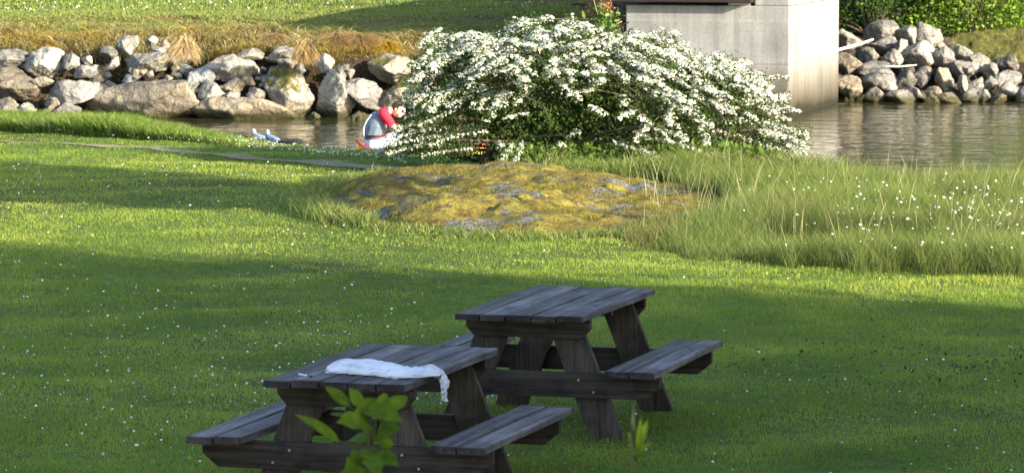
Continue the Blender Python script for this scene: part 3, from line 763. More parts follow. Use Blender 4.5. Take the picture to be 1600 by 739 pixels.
def dr(y): return 75.0+(168-y)*.040
RR = [
 (1300, 47, 1352, 80, 'pale', 'pale sloping rock at the top beside the concrete pier', [(0, .1), (.3, 0), (1, .7), (.8, 1), (0, 1)]),
 (1352, 34, 1404, 66, 'grey', 'grey knobbly rock on the crest of the heap under the green shrub', [(.2, .1), (.55, 0), (.9, .05), (1, .5), (.8, .95), (.0, 1), (.05, .5)]),
 (1398, 41, 1434, 72, 'grey', 'round shouldered grey rock between the knobbly crest rock and the big block', None),
 (1431, 34, 1474, 78, 'pale', 'big upright block, the tallest in the heap, by the green shrub', [(.1, 0), (.9, .25), (1, .5), (.95, 1), (.3, .8), (.0, .6)]),
 (1360, 58, 1409, 84, 'grey', 'grey rounded rock below the knobbly crest rock', None),
 (1396, 62, 1422, 98, 'pale', 'narrow upright pale rock in the upper middle of the heap', None),
 (1339, 74, 1372, 101, 'pale', 'bright white rounded rock near the long white stick', None),
 (1382, 78, 1412, 106, 'pale', 'bright white rock above the short white stick', [(.3, 0), (.7, .1), (1, .6), (.9, 1), (.2, 1), (0, .4)]),
 (1408, 66, 1464, 108, 'pale', 'large white leaning rock with a long smooth face', [(.0, .9), (.6, .15), (.85, 0), (1, .4), (.85, .8), (.6, 1)]),
 (1303, 84, 1347, 122, 'tan', 'tan rock against the pier halfway down the heap', [(.0, 0), (.5, .1), (1, .5), (.9, .8), (.6, 1), (0, .7)]),
 (1343, 96, 1390, 118, 'grey', 'low grey rock behind the broad shadowed one', None),
 (1303, 119, 1348, 155, 'tan', 'yellowish cracked rock at the foot of the pier', [(.05, .15), (.6, 0), (.9, .2), (1, .6), (.85, .95), (.3, .9), (0, .5)]),
 (1349, 110, 1404, 146, 'grey', 'broad rock in the middle of the heap, left half in shadow', [(.0, .3), (.3, .05), (.75, 0), (1, .4), (.85, .85), (.4, 1), (.1, .8)]),
 (1350, 137, 1386, 170, 'grey', 'pointed grey rock at the waterline near the pier', [(.3, 0), (.5, .2), (.9, .3), (1, .6), (.7, .95), (.2, 1), (0, .7)]),
 (1382, 142, 1432, 171, 'grey', 'wide flat faced rock at the waterline', [(.05, .1), (.8, .05), (1, .5), (.98, 1), (0, 1)]),
 (1393, 110, 1434, 142, 'grey', 'mid grey rock right of the broad shadowed one', None),
 (1428, 110, 1455, 138, 'grey', 'squarish grey rock below the large white leaning rock', None),
 (1417, 136, 1448, 163, 'grey', 'grey rock with a slanting top right of the wide waterline rock', [(.2, 0), (.6, .2), (1, .8), (.8, 1), (0, .8)]),
 (1458, 73, 1492, 107, 'grey', 'dark faced rock with a pale rounded top right of the leaning white one', [(.1, .4), (.4, 0), (.9, .2), (1, .7), (.7, 1), (.1, .9)]),
 (1488, 70, 1524, 97, 'pale', 'pale flat rock at the upper right of the heap', None),
 (1508, 84, 1548, 115, 'pale', 'bright wedge shaped rock sloping down to the right', [(.1, .2), (.5, 0), (.75, .3), (1, .7), (.7, 1), (0, .9)]),
 (1493, 98, 1533, 122, 'pale', 'pale broken rock under the bright wedge', None),
 (1462, 106, 1492, 146, 'tan', 'tall buff rock standing in the lower middle of the heap', [(.2, 0), (.7, .05), (1, .6), (.8, 1), (.2, .95), (0, .5)]),
 (1486, 95, 1507, 124, 'grey', 'slim grey rock leaning right behind the tall buff one', None),
 (1497, 118, 1514, 152, 'pale', 'slim pale upright rock right of the tall buff one', [(.2, 0), (.8, 0), (1, .5), (.6, 1), (0, .8)]),
 (1512, 122, 1537, 145, 'pale', 'small pale rock right of the slim upright one', None),
 (1534, 100, 1560, 124, 'pale', 'pale rock halfway down the right side of the heap', None),
 (1536, 120, 1562, 142, 'grey', 'small grey rock over a black gap at right', None),
 (1555, 112, 1597, 140, 'grey', 'broad grey rock near the right end of the heap', [(.05, .3), (.5, 0), (.95, .1), (1, .7), (.6, 1), (.1, .8)]),
 (1563, 128, 1600, 160, 'pale', 'pale rock at the right end touching the water', [(.1, .4), (.5, 0), (.9, .1), (1, .9), (.3, 1), (0, .8)]),
 (1498, 140, 1532, 164, 'grey', 'grey rock at the waterline below the slim upright rock', None),
 (1522, 141, 1548, 163, 'pale', 'small pale rock at the waterline right of centre', None),
 (1466, 146, 1502, 170, 'tan', 'yellow stained rock at the waterline', None),
 (1446, 136, 1472, 160, 'tan', 'buff rock just above the yellow stained one', None),
 (1438, 148, 1468, 171, 'grey', 'small grey rock at the water between the slanting and the yellow rocks', None),
 (1305, 163, 1332, 175, 'brown', 'low wet rock in the water at the corner of the pier', None),
 (1548, 148, 1573, 166, 'tan', 'small tan rock in the water near the right end', None),
 (1590, 138, 1640, 168, 'grey', 'grey rock cut by the right edge of the picture at the water', None),
]
for x0, y0, x1, y1, kd, lb, ol in RR: BIG.append(((x0+x1)/2, (y0+y1)/2, short(lb)))
for x0, y0, x1, y1, kd, lb, ol in RR:
    rock(x0, y0, x1, y1, kd, lb+' in the riprap heap' if len(lb.split()) < 11 and 'heap' not in lb else lb, d=dr((y0+y1)/2), outline=ol, sub=4, cat='rock', name='rock', deep=1.0, rough=.045, soft=30)
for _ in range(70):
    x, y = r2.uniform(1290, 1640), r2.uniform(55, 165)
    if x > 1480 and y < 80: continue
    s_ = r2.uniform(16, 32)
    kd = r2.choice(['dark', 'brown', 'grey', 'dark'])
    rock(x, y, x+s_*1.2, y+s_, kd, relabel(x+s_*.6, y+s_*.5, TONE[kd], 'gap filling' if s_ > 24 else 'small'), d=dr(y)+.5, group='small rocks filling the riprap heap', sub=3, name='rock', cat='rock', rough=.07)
# stones under and behind the bridge end of the left bank
for _ in range(26):  # dark rock colour stands in for shade under the bridge
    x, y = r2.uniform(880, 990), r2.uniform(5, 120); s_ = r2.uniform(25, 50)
    rock(x, y, x+s_*1.2, y+s_, 'dark', 'stone coloured dark for the shade under the bridge behind the bush top', d=77+(120-y)*.03, group='stones coloured dark for the bridge shade', sub=3, name='stone', cat='stone')
# bedrock shelf at right
o = rock(1470, 46, 1690, 122, 'shelf', 'long shelf of bedrock with yellow green moss behind the riprap at right', d=79.6, outline=[(0, .25), (.15, .02), (.9, 0), (1, .3), (1, .95), (.5, 1), (.3, .75), (.1, .6)], sub=5, cat='bedrock', name='bedrock_shelf', deep=.7, rough=.07)
# shore stones by the near lawn edge
for k in range(34):
    x = r2.uniform(478, 600); y = np.interp(x, [440, 520, 600], [227, 236, 240])+r2.uniform(-2.5, 2)
    p_ = Pz(x, y, .0); s_ = r2.uniform(.04, .10)
    o = link('pebble', rock_mesh('pebble', s_*1.5, s_*1.3, s_, 900+k, sub=2, rough=.06), RM[r2.choice(['dark', 'blue', 'brown'])], None, (p_.x, p_.y, gz1(p_.x, p_.y)+s_*.3))
    tag(o, 'dark pebble on the lip of the lawn left of the paddler', 'stone', 'dark pebbles on the lip of the lawn')
for x0, x1 in ((-4.05, -3.1), (-3.05, -2.45)):
    o = link('flat_stone', rock_mesh('flat_stone', (x1-x0)*.75, .3, .07, int(x0*-100), sub=4, rough=.05), RM['dark'], None, ((x0+x1)/2, shore((x0+x1)/2)-.1, gz1((x0+x1)/2, shore((x0+x1)/2)-.35)+.04))
    tag(o, 'flat blue grey stone under the pale blue shoes' if x0 < -4 else 'smaller flat grey stone right of the pale blue shoes', 'stone')

# ------------------------------------------------------------------ mossy rock outcrop
def mound_h(X, Y):
    u = (X-.16)/2.1; v = (Y-40.85)/3.5
    e = np.sqrt(u*u+v*v)
    base = np.clip(1-e**2.3, -1, 1)
    ridge = .27*np.clip(base, 0, 1)**.62
    skew = 1-.34*np.clip(u, -.4, 1)
    return np.where(base > 0, ridge*skew, base*.35)
mx = np.linspace(-2.2, 2.5, 150); my = np.linspace(37.0, 44.8, 190)
MX, MY = np.meshgrid(mx, my)
sn = SineNoise(77, 20, .35, 3.5, .9); sf = SineNoise(78, 24, 3, 11, .7)
PQ = np.stack([MX.ravel(), MY.ravel(), np.zeros(MX.size)], 1)
hz = mound_h(MX, MY).ravel()
amp = np.clip(hz/.2, 0, 1)
step = np.tanh(2.2*sn(PQ*np.array([1, .8, 1])))
hz = hz+amp*(.04*sn(PQ)+.035*step+.013*sf(PQ))
V = np.stack([MX.ravel(), MY.ravel(), gz(MX, MY).ravel()+hz-.02], 1)-np.array([0, 41.4, 0])
nxm = len(mx); q = (np.arange(len(my)-1)[:, None]*nxm+np.arange(nxm-1)[None]).ravel()
Fm = np.stack([q, q+1, q+nxm+1, q+nxm], 1)
keep = (hz[Fm] > -.10).any(1)
Fm = Fm[keep]
used, inv = np.unique(Fm, return_inverse=True); Vm = V[used]; Fm = inv.reshape(-1, 4)
m, nt = new_mat('moss_over_rock'); co = geo_pos(nt)
n1 = noise_t(nt, co, 1.15, 5, .62, dist=.3); n2 = noise_t(nt, co, 6, 6, .7); n3 = noise_t(nt, co, 30, 4, .7)
mix = N(nt, 'ShaderNodeMath', operation='MULTIPLY_ADD'); nt.links.new(n2, mix.inputs[0]); mix.inputs[1].default_value = .35; nt.links.new(n1, mix.inputs[2])
mk = ramp(nt, mix.outputs[0], [(.60, (0, 0, 0)), (.65, (1, 1, 1))])
mossc = ramp(nt, n2, [(.3, (.045, .03, .014)), (.42, (.13, .09, .024)), (.55, (.215, .18, .032)), (.72, (.29, .255, .05))])
n5 = noise_t(nt, co, 2.3, 4, .6)
mossc = mixc(nt, ramp(nt, n5, [(.42, (0, 0, 0)), (.62, (.75, .75, .75))]), mossc, (.085, .075, .022))
mossc = mixc(nt, .6, mossc, ramp(nt, n3, [(.35, (.45, .42, .4)), (.6, (1.1, 1.1, 1))]), 'MULTIPLY')
rockc = ramp(nt, n3, [(.3, (.035, .032, .028)), (.5, (.105, .10, .088)), (.7, (.26, .25, .22))])
c = mixc(nt, mk, rockc, mossc)
hb = N(nt, 'ShaderNodeMath', operation='ADD'); nt.links.new(n3, hb.inputs[0]); nt.links.new(n2, hb.inputs[1])
hb2 = N(nt, 'ShaderNodeMath', operation='ADD'); nt.links.new(hb.outputs[0], hb2.inputs[0]); nt.links.new(mk, hb2.inputs[1])
finish(nt, c, .95, bump=hb2.outputs[0], bstr=.9, bdist=.03, spec=.15)
tag(link('mossy_rock', mesh_np('mossy_rock', Vm, Fm, True), m, None, (0, 41.4, 0)), 'low rock hump covered in yellow moss with bare grey patches before the bush', 'rock')
# dry moss/grass fuzz on it
n = 42000
X = rng.uniform(-2.0, 2.4, n); Y = rng.uniform(37, 44.6, n)
e = mound_mask(X, Y); fz = n_fine(X*.9, Y*.9)
ok = (e < 1.1) & (fz > .1); X, Y = X[ok], Y[ok]; n = len(X)
PQ2 = np.stack([X, Y, np.zeros(n)], 1); hz2 = mound_h(X, Y); am = np.clip(hz2/.2, 0, 1)
zz = gz(X, Y)+hz2+am*(.04*sn(PQ2)+.035*np.tanh(2.2*sn(PQ2*np.array([1, .8, 1]))))-.025
C = np.array([(.23, .19, .025), (.15, .10, .02), (.28, .23, .07), (.12, .14, .025)])[rng.choice(4, n, p=[.45, .25, .12, .18])]*rng.uniform(.7, 1.2, n)[:, None]
me = blades('moss_tufts', np.stack([X, Y, zz], 1), rng.uniform(.015, .05, n), rng.uniform(.006, .013, n), C, lean=.9)
tag(link('moss_tufts', me, M['blade']), 'shaggy yellow moss and dry tufts on the low rock hump', 'moss', kind='stuff')

# ------------------------------------------------------------------ bridge
CN = Pz(1232, 183, WATER); CN.z = 0
ux, uy = Vector((-.963, .27, 0)), Vector((.27, .963, 0))
LW, LD, ZT = 2.95, 4.55, 1.04
br = empty('bridge', (CN.x, CN.y, -1.2), 'concrete bridge pier standing in the water with dark girder above it', 'bridge', rz=0)
ang = math.atan2(-.27, .963)
br.rotation_euler = (0, 0, ang)
m, nt = new_mat('cast_concrete'); co = coords(nt, 'Object')
n1 = noise_t(nt, co, .9, 5, .6); n2 = noise_t(nt, co, 22, 4, .6)
c = ramp(nt, n1, [(.3, (.17, .168, .163)), (.5, (.235, .232, .224)), (.7, (.30, .295, .283))])
n4 = noise_t(nt, coords(nt, 'Object', (5, 5, .5)), 1.0, 4, .6)
c = mixc(nt, .6, c, ramp(nt, n4, [(.35, (.60, .585, .56)), (.6, (1.06, 1.06, 1.04))]), 'MULTIPLY')
c = mixc(nt, .4, c, ramp(nt, n2, [(.35, (.7, .7, .7)), (.6, (1.1, 1.1, 1.1))]), 'MULTIPLY')
sz = N(nt, 'ShaderNodeSeparateXYZ'); nt.links.new(co, sz.inputs[0])
nn = N(nt, 'ShaderNodeMath', operation='MULTIPLY_ADD'); nt.links.new(n1, nn.inputs[0]); nn.inputs[1].default_value = -.5; nt.links.new(sz.outputs[2], nn.inputs[2])
st = ramp(nt, nn.outputs[0], [(.13, (.07, .065, .035)), (.30, (.30, .26, .19)), (.8, (.78, .73, .65)), (1.0, (1, 1, 1))])
c = mixc(nt, 1.0, c, st, 'MULTIPLY')
# pour line and small dings
v = N(nt, 'ShaderNodeTexVoronoi'); v.inputs['Scale'].default_value = 3.5; nt.links.new(coords(nt, 'Object', (1, 1, 2.4)), v.inputs['Vector'])
c = mixc(nt, 1, c, ramp(nt, v.outputs['Distance'], [(.035, (.55, .53, .5)), (.06, (1, 1, 1))]), 'MULTIPLY')
def zline(z0, w_, strength):
    d_ = N(nt, 'ShaderNodeMath', operation='SUBTRACT'); nt.links.new(sz.outputs[2], d_.inputs[0]); d_.inputs[1].default_value = z0
    a_ = N(nt, 'ShaderNodeMath', operation='ABSOLUTE'); nt.links.new(d_.outputs[0], a_.inputs[0])
    return ramp(nt, a_.outputs[0], [(0, strength), (w_, (1, 1, 1))])
c = mixc(nt, 1, c, zline(1.22, .02, (.7, .66, .6)), 'MULTIPLY')
c = mixc(nt, 1, c, zline(1.98, .03, (1.12, 1.12, 1.1)), 'MULTIPLY')
finish(nt, c, .9, bump=n2, bstr=.35, bdist=.01, spec=.2)
M['concrete'] = m
m2, nt = new_mat('dark_timber_girder'); n1 = noise_t(nt, coords(nt, 'Object', (1, 12, 12)), 2, 4)
finish(nt, ramp(nt, n1, [(.3, (.010, .007, .006)), (.7, (.03, .019, .015))]), .8, bump=n1, bstr=.3)
# local: x to the left is negative (pier spans -LW..0), y into the depth
b_ = MB(); b_.prism([(-LW, 0), (0, 0), (0, 1.2+ZT), (-LW, 1.2+ZT)], 0, LD); b_.build('pier', M['concrete'], br, bevel=.02)
b_ = MB(); b_.box(-.62, 0, .012, LD-.012, 1.2+ZT+.003, 1.2+ZT+1.1); b_.build('backwall', M['concrete'], br, (-.003, 0, 0), bevel=.02)
for y0 in (-.22, 1.2, 2.6, 3.9, 5.6, 7.4, 9.2):
    b_ = MB(); b_.box(-5.2, -.64, y0, y0+.32, 1.2+ZT+.06, 1.2+ZT+1.128); b_.build('girder', m2, br, bevel=.01)
b_ = MB(); b_.box(-5.2, 0, -.1, LD+6, 1.2+ZT+1.13, 1.2+ZT+1.35); b_.build('deck', m2, br, bevel=.01)  # unseen deck and rear girders run on past the pier to shade the bank
for y0 in (-.05, 1.25):
    b_ = MB(); b_.box(-1.1, -.7, y0+.09, y0+.32, 1.2+ZT+.0015, 1.2+ZT+.058); b_.build('bearing', M['bolt'], br, bevel=.005)
b_ = MB()
for y0 in (-.08, LD+.4):
    for k in range(4): b_.box(-5.1+k*1.3, -5.02+k*1.3, y0, y0+.08, 1.2+ZT+1.353, 1.2+ZT+2.3)
    b_.box(-5.2, 0, y0-.02, y0-.002, 1.2+ZT+2.1, 1.2+ZT+2.22); b_.box(-5.2, 0, y0-.02, y0-.002, 1.2+ZT+1.7, 1.2+ZT+1.8)
b_.build('railing', m2, br)

# white sticks in the riprap
M['twig'] = simple_mat('dry_twig', (.26, .19, .11), .8)
M['stick'] = simple_mat('bleached_wood', (.62, .57, .5), .7)
def stick(pts, r_, label, nm='stick'):
    P_ = [Pd(x, y, d) for x, y, d in pts]; o_ = P_[0].copy()
    b_ = MB(); b_.tube([p_-o_ for p_ in P_], [r_*(1-.35*i/(len(P_)-1)) for i in range(len(P_))], 7)
    return tag(b_.build(nm, M['twig' if 'twig' in nm or 'twig' in label else 'stick'], None, o_, smooth=True), label, 'stick')
stick([(1304, 80, 77.2), (1330, 73, 77.6), (1350, 67, 77.9), (1364, 62, 78.1)], .032, 'long bleached white stick slanting up across the riprap beside the pier')
stick([(1383, 104.5, 76.3), (1405, 104.5, 76.4), (1432, 102, 76.6)], .018, 'short thin white stick lying level on the riprap')
stick([(668, 96, 70.9), (700, 92, 70.8), (740, 80, 70.9)], .014, 'thin pale twig poking from the dry bank top near the bush')
stick([(598, 102, 70.7), (606, 99, 70.6), (622, 93, 70.6)], .015, 'thin pale twig lying on the white craggy boulder')

# ------------------------------------------------------------------ picnic tables
TL, TW, TH, SH, SO, SW = 1.733, .79, .74, .423, .834, .312
def plank(bm_, x0, x1, y0, y1, z0, z1, r_, tilt=0, n=9):
    """a board along y with a slightly wavy, worn surface"""
    xs = [x0, x0+.006, (x0+x1)/2, x1-.006, x1]
    V = []; 
    for j in range(n):
        t = j/(n-1); y = y0+(y1-y0)*t; wz = .0025*math.sin(t*5+r_*7)+tilt*(t-.5)
        for i, x in enumerate(xs):
            edge = .005 if i in (0, 4) else 0
            V.append((x+.0015*math.sin(t*9+r_*3+i), y, z1-edge+wz-(.002 if i == 2 else 0)))
        for x in (x1, x0): V.append((x, y, z0+wz))
    k = 7; Fs = []
    for j in range(n-1):
        for i in range(k): Fs.append((j*k+i, j*k+(i+1) % k, (j+1)*k+(i+1) % k, (j+1)*k+i))
    Fs += [tuple(range(k)), tuple(range((n-1)*k, n*k))[::-1]]
    bm_.add(V, Fs)
def make_table(loc, yaw, label, seed, cup):
    rr_ = random.Random(seed)
    t = empty('picnic_table', loc, label, 'picnic table', 'picnic tables on the lawn', rz=yaw)
    b_ = MB(); pw = TW/5
    for i in range(5):
        x0 = -TW/2+i*pw
        plank(b_, x0+.0055, x0+pw-.0055, -TL/2+rr_.uniform(-cup, cup), TL/2+rr_.uniform(-.008, .008), TH-.038, TH+rr_.uniform(-.5, .5)*cup*.5, rr_.random(), rr_.uniform(-.004, .004))
    b_.build('tabletop', M['top_wood'], t)
    for s in (-1, 1):
        b_ = MB(); pw2 = SW/2; a = SO-SW if s > 0 else -SO
        for i in range(2):
            x0 = a+i*pw2
            plank(b_, x0+.0055, x0+pw2-.0055, -TL/2+rr_.uniform(-.006, .006), TL/2+rr_.uniform(-.006, .006), SH-.038, SH+rr_.uniform(-.002, .002), rr_.random())
        b_.build('bench_seat', M['top_wood'], t)
    for e in (-1, 1):
        yb = e*(TL/2-.20)
        ya, yb2 = sorted((yb, yb-e*.046))
        # top beam with bevelled lower corners
        z1 = TH-.041; hw = TW/2-.01
        b_ = MB(); b_.prism([(-hw, z1), (-hw, z1-.055), (-hw+.05, z1-.115), (hw-.05, z1-.115), (hw, z1-.055), (hw, z1)], ya, yb2)
        b_.build('top_beam', M['beam_wood'], t, bevel=.003)
        z1 = SH-.041; hw = SO-.02
        b_ = MB(); b_.prism([(-hw, z1), (-hw, z1-.075), (-hw+.09, z1-.148), (hw-.09, z1-.148), (hw, z1-.075), (hw, z1)], ya, yb2)
        bm2 = b_.build('seat_beam', M['beam_wood'], t, bevel=.003)
        for s in (-1, 1):
            yl0, yl1 = sorted((yb-e*.048, yb-e*.094))
            b_ = MB(); xt, xb, zt = .20, .485, TH-.042; hw = .104
            b_.prism([(s*(xt-hw), zt), (s*(xt+hw), zt), (s*(xb+hw), -.03), (s*(xb-hw), -.03)], yl0, yl1)
            lg = b_.build('leg', M['leg_wood'], t, bevel=.003)
            for (zz_, dx) in ((.34, -.03), (.27, .035)):
                xx = xt+(xb-xt)*(zt-zz_)/zt+dx
                b_ = MB(); y_ = yb+e*.004
                b_.tube([(s*xx, yb-e*.002, zz_), (s*xx, y_+e*.004, zz_)], [.008, .0065], 10); b_.build('bolt', M['bolt'], bm2, smooth=False)
    # middle cleat under the top
    b_ = MB(); b_.box(-TW/2+.05, TW/2-.05, -.035, .035, TH-.085, TH-.041); b_.build('cleat', M['beam_wood'], t, bevel=.003)
    return t
def mkt(x, y, yaw, label, seed, cup): return make_table((x, y, gz1(x, y)+.0), yaw, label, seed, cup)
YAW = -.2875
t1 = mkt(-.6955, 21.973, YAW, 'nearer weathered grey brown picnic table with a white cloth lying on it', 3, .006)
t2 = mkt(.2816, 24.645, YAW, 'rear weathered picnic table with a bare top and uneven board ends', 8, .016)
t1.location.z = 0.0; t2.location.z = .062

# cloth
def on_table(px, py, t, z): # world point on the plane of the table top
    return Pz(px, py, t.location.z+z)
m, nt = new_mat('white_cotton'); co = coords(nt, 'Object', (9, 22, 22)); n1 = noise_t(nt, co, 1.0, 5, .6, dist=1.2)
n2 = noise_t(nt, coords(nt), 60, 2)
hm = N(nt, 'ShaderNodeMath', operation='MULTIPLY_ADD'); nt.links.new(n2, hm.inputs[0]); hm.inputs[1].default_value = .08; nt.links.new(n1, hm.inputs[2])
finish(nt, (.88, .86, .93), .9, bump=hm.outputs[0], bstr=.9, bdist=.03, transl=.12, spec=.1); M['cloth'] = m
pa = [on_table(511, 583, t1, TH), on_table(545, 581, t1, TH), on_table(590, 583, t1, TH), on_table(630, 587, t1, TH), on_table(662, 586, t1, TH), on_table(677, 584, t1, TH)]
edge_dir = Vector((math.cos(YAW), math.sin(YAW), 0))
P_ = [p_.copy() for p_ in pa]
last = pa[-1]
lx = Vector((edge_dir.x, edge_dir.y, 0))
P_ += [last+lx*.035+Vector((0, 0, -.015)), last+lx*.05+Vector((0, -.005, -.06)), last+lx*.052+Vector((0, -.012, -.11)), last+lx*.054+Vector((0, -.02, -.145))]
Wd = [.02, .115, .12, .11, .09, .075, .048, .036, .030, .010]      # half width across
Hg = [.012, .054, .056, .040, .032, .026, .020, .016, .012, .006]
def resample(A, n):
    A = np.array([list(a_) if hasattr(a_, '__len__') else [a_] for a_ in A], float); t = np.linspace(0, len(A)-1, n); i = np.clip(t.astype(int), 0, len(A)-2); f = (t-i)[:, None]
    p0 = A[np.clip(i-1, 0, len(A)-1)]; p1 = A[i]; p2 = A[i+1]; p3 = A[np.clip(i+2, 0, len(A)-1)]
    return .5*((2*p1)+(-p0+p2)*f+(2*p0-5*p1+4*p2-p3)*f*f+(-p0+3*p1-3*p2+p3)*f**3)
nS, nK = 120, 44
CP = resample(P_, nS); CW = resample(Wd, nS)[:, 0]; CH = resample(Hg, nS)[:, 0]
V = []; cs = SineNoise(31, 14, 2.5, 14, .6)
base = CP[0].copy()
for i in range(nS):
    t_ = CP[min(i+1, nS-1)]-CP[max(i-1, 0)]; t_ /= np.linalg.norm(t_)
    hang = np.clip(-t_[2]*1.4, 0, 1)
    up = np.array([0, 0, 1.0])*(1-hang)+np.array([lx.x, lx.y, 0])*hang; up /= np.linalg.norm(up)
    sd = np.cross(t_, up); sd /= np.linalg.norm(sd); up = np.cross(sd, t_)
    for j in range(nK):
        a = 2*math.pi*j/nK; ca_, sa_ = math.cos(a), math.sin(a)
        x_ = ca_*CW[i]; y_ = (max(sa_, 0)**.8)*CH[i]*1.0+(.002 if sa_ < 0 else .002)
        q_ = CP[i]+sd*x_+up*y_
        long_ = np.array([i*.012, ca_*.55, sa_*.3])
        wr = cs(long_*np.array([1, 1.3, 1]))*.0055+math.sin(j*1.1+i*.05+2*math.sin(i*.11))*.003
        fr = 1 if sa_ > -.05 else 0
        ed = (1-abs(sa_))*math.sin(i*.55+2*math.sin(i*.13))*.008
        rg = (1-min(1, abs(cs(long_*np.array([.55, 2.6, 2.0])+5))))**3*.016*CW[i]/.12; V.append(q_+up*(abs(wr)*1.3-rg)*fr+sd*(wr*.5+ed*np.sign(ca_))*(.5+fr*.5)-base)
Fc = [(i*nK+j, i*nK+(j+1) % nK, (i+1)*nK+(j+1) % nK, (i+1)*nK+j) for i in range(nS-1) for j in range(nK)]
me = mesh_np('white_cloth', np.array(V), [np.array(Fc), np.array([list(range(nK))]), np.array([list(range((nS-1)*nK, nS*nK))])], True)
tag(link('white_cloth', me, M['cloth'], None, base), 'crumpled white cloth rolled along the nearer tabletop, one end hanging over the side', 'cloth')
# little stick
a_, c_ = on_table(467, 584, t1, TH+.005), on_table(487, 588, t1, TH+.005)
pen = empty('cigarette', a_, 'tiny white cigarette like stick with a dark end left of the white cloth', 'stick')
dv = c_-a_
b_ = MB(); b_.tube([Vector((0, 0, 0)), dv*.72], .0042, 8); b_.build('paper_stick', M['cloth'], pen)
M['black'] = simple_mat('dark_plastic', (.02, .02, .022), .5)
b_ = MB(); b_.tube([dv*.73, dv], .0065, 8); b_.build('dark_end', M['black'], pen)

# ------------------------------------------------------------------ flowering bush
bx = np.array([606, 630, 641, 650, 665, 700, 740, 800, 850, 900, 960, 1000, 1050, 1090, 1150, 1200, 1232, 1264])
by = np.array([236, 205, 120, 80, 62, 60, 54, 38, 34, 40, 56, 62, 56, 86, 96, 116, 165, 215])
DB = 45.6
bX = (bx-800)/F*DB; bZ = HC-(by+202.4)*DB/F
def bush_top(X): return np.interp(X, bX, bZ)
XL, XR = bX[0], bX[-1]
bush = empty('flowering_bush', (.6, DB+.2, .05), 'large spreading bush covered in white blossom behind the mossy rock', 'bush')
off = np.array(bush.location)
def bush_pt(n, front=True):
    X = rng.uniform(XL, XR, n)
    phi = np.arcsin(rng.uniform(-.75, 1, n))       # + = towards the camera
    zt = bush_top(X); zb = np.interp(X, [XL, -.6, 0, 1, XR], [.12, .05, .0, .02, .08])+.1
    prof = np.cos(phi)**.75
    D = np.interp(X, [XL, XL+.6, 0, 2.2, XR], [.5, 1.2, 1.75, 1.6, .5])
    Y = DB+.2-np.sin(phi)*D
    Z = zb+(zt-zb)*prof
    return X, Y, Z, phi
flP, flU, flR, flT = [], [], [], []
lfP, lfS, lfT = [], [], []
brM = MB()
nspray = 680
X, Y, Z, phi = bush_pt(nspray)
sh = rng.uniform(-.25, 1, nspray); sh = np.sign(sh)*np.abs(sh)**1.5
Z = Z+.08*np.sin(X*5.3)*np.cos(X*2.1+1)+.04*np.sin(X*11)
cx0 = .55
for i in range(nspray):
    # pull some sprays into the crown
    k = 1-.30*sh[i]
    P0 = np.array([cx0+(X[i]-cx0)*(1-.10*sh[i]), DB+.2+(Y[i]-DB-.2)*k, .1+(Z[i]-.1)*(1-.16*sh[i])])
    ln = rng.uniform(.22, .72)
    side = np.sign(X[i]-cx0-.1)*min(1, abs(X[i]-cx0)/1.1)
    d = np.array([side*rng.uniform(.5, 1)+rng.normal(0, .35), -math.sin(phi[i])*rng.uniform(.4, 1)+rng.normal(0, .2), rng.uniform(-.15, .35)-.25*abs(side)-.15*max(0, math.sin(phi[i]))])
    top = max(0, math.cos(phi[i]))
    d[2] += .45*top*(1-abs(side))*rng.uniform(.2, 1)
    d /= np.linalg.norm(d)
    P0 = P0-d*ln*(.85 if i % 6 else .6)
    tip = P0+d*ln
    if tip[0] < -1.24 and tip[2] > .28: continue
    if tip[2] > bush_top(min(max(tip[0], XL), XR))+.10: continue
    if P0[2] < .12: P0[2] = .12+rng.uniform(0, .1)
    m_ = int(5+ln*15); ts = np.linspace(0, 1, m_)
    line = P0+d*ln*ts[:, None]+np.array([0, 0, -.16*ln])*(ts**2)[:, None]
    line[:, 2] = np.maximum(line[:, 2], .08+.06)
    if line[:, 2].max() > bush_top(min(max(line[-1][0], XL), XR))+.13: continue
    if i % 3 == 0:
        brM.tube([tuple(P0-off-d*.1), tuple(line[m_//2]-off), tuple(line[-1]-off)], [.008, .006, .003], 4, cap=False)
    lower = (P0[2] < .45)
    bloom = rng.random() < (.9 if P0[2] > .62 else .62) and not (phi[i] > .8 and rng.random() < .15)
    if bloom:
        st_ = rng.uniform(.0, .35)
        for t_, q_ in zip(ts, line):
            if t_ < st_ or rng.random() < .1 or q_[2] > bush_top(min(max(q_[0], XL), XR))+.09: continue
            r_ = rng.uniform(.03, .062)
            u_ = np.array([rng.normal(0, .25), -.35+rng.normal(0, .25), 1.0]); u_ /= np.linalg.norm(u_)
            cpos = q_+np.array([rng.normal(0, .018), rng.normal(0, .018), .02])
            nf = int(6+r_*260)
            rr_ = np.sqrt(rng.random(nf))*r_; aa = rng.uniform(0, 6.28, nf)
            e1 = np.cross(u_, [1, 0, 0]); e1 /= np.linalg.norm(e1); e2 = np.cross(u_, e1)
            pp = cpos+e1*(rr_*np.cos(aa))[:, None]+e2*(rr_*np.sin(aa))[:, None]+u_*(.35*(r_-rr_**2/r_))[:, None]
            nrm = u_+.8*(pp-cpos)/r_; nrm = nrm+rng.normal(0, .15, nrm.shape); nrm /= np.linalg.norm(nrm, axis=1)[:, None]
            flP.append(pp); flU.append(nrm); flR.append(rng.uniform(.0085, .0145, nf)); flT.append(np.array([.60, .60, .48])*rng.uniform(.75, 1.08, nf)[:, None])
    nl = int(26+ln*80)
    t_ = rng.random(nl)
    lp = P0+d*ln*t_[:, None]+rng.normal(0, .035, (nl, 3))-np.array([0, 0, .025])
    lfP.append(lp); lfS.append(rng.uniform(.022, .042, nl)); lfT.append(np.array([.05, .085, .018])*rng.uniform(.6, 1.6, nl)[:, None])
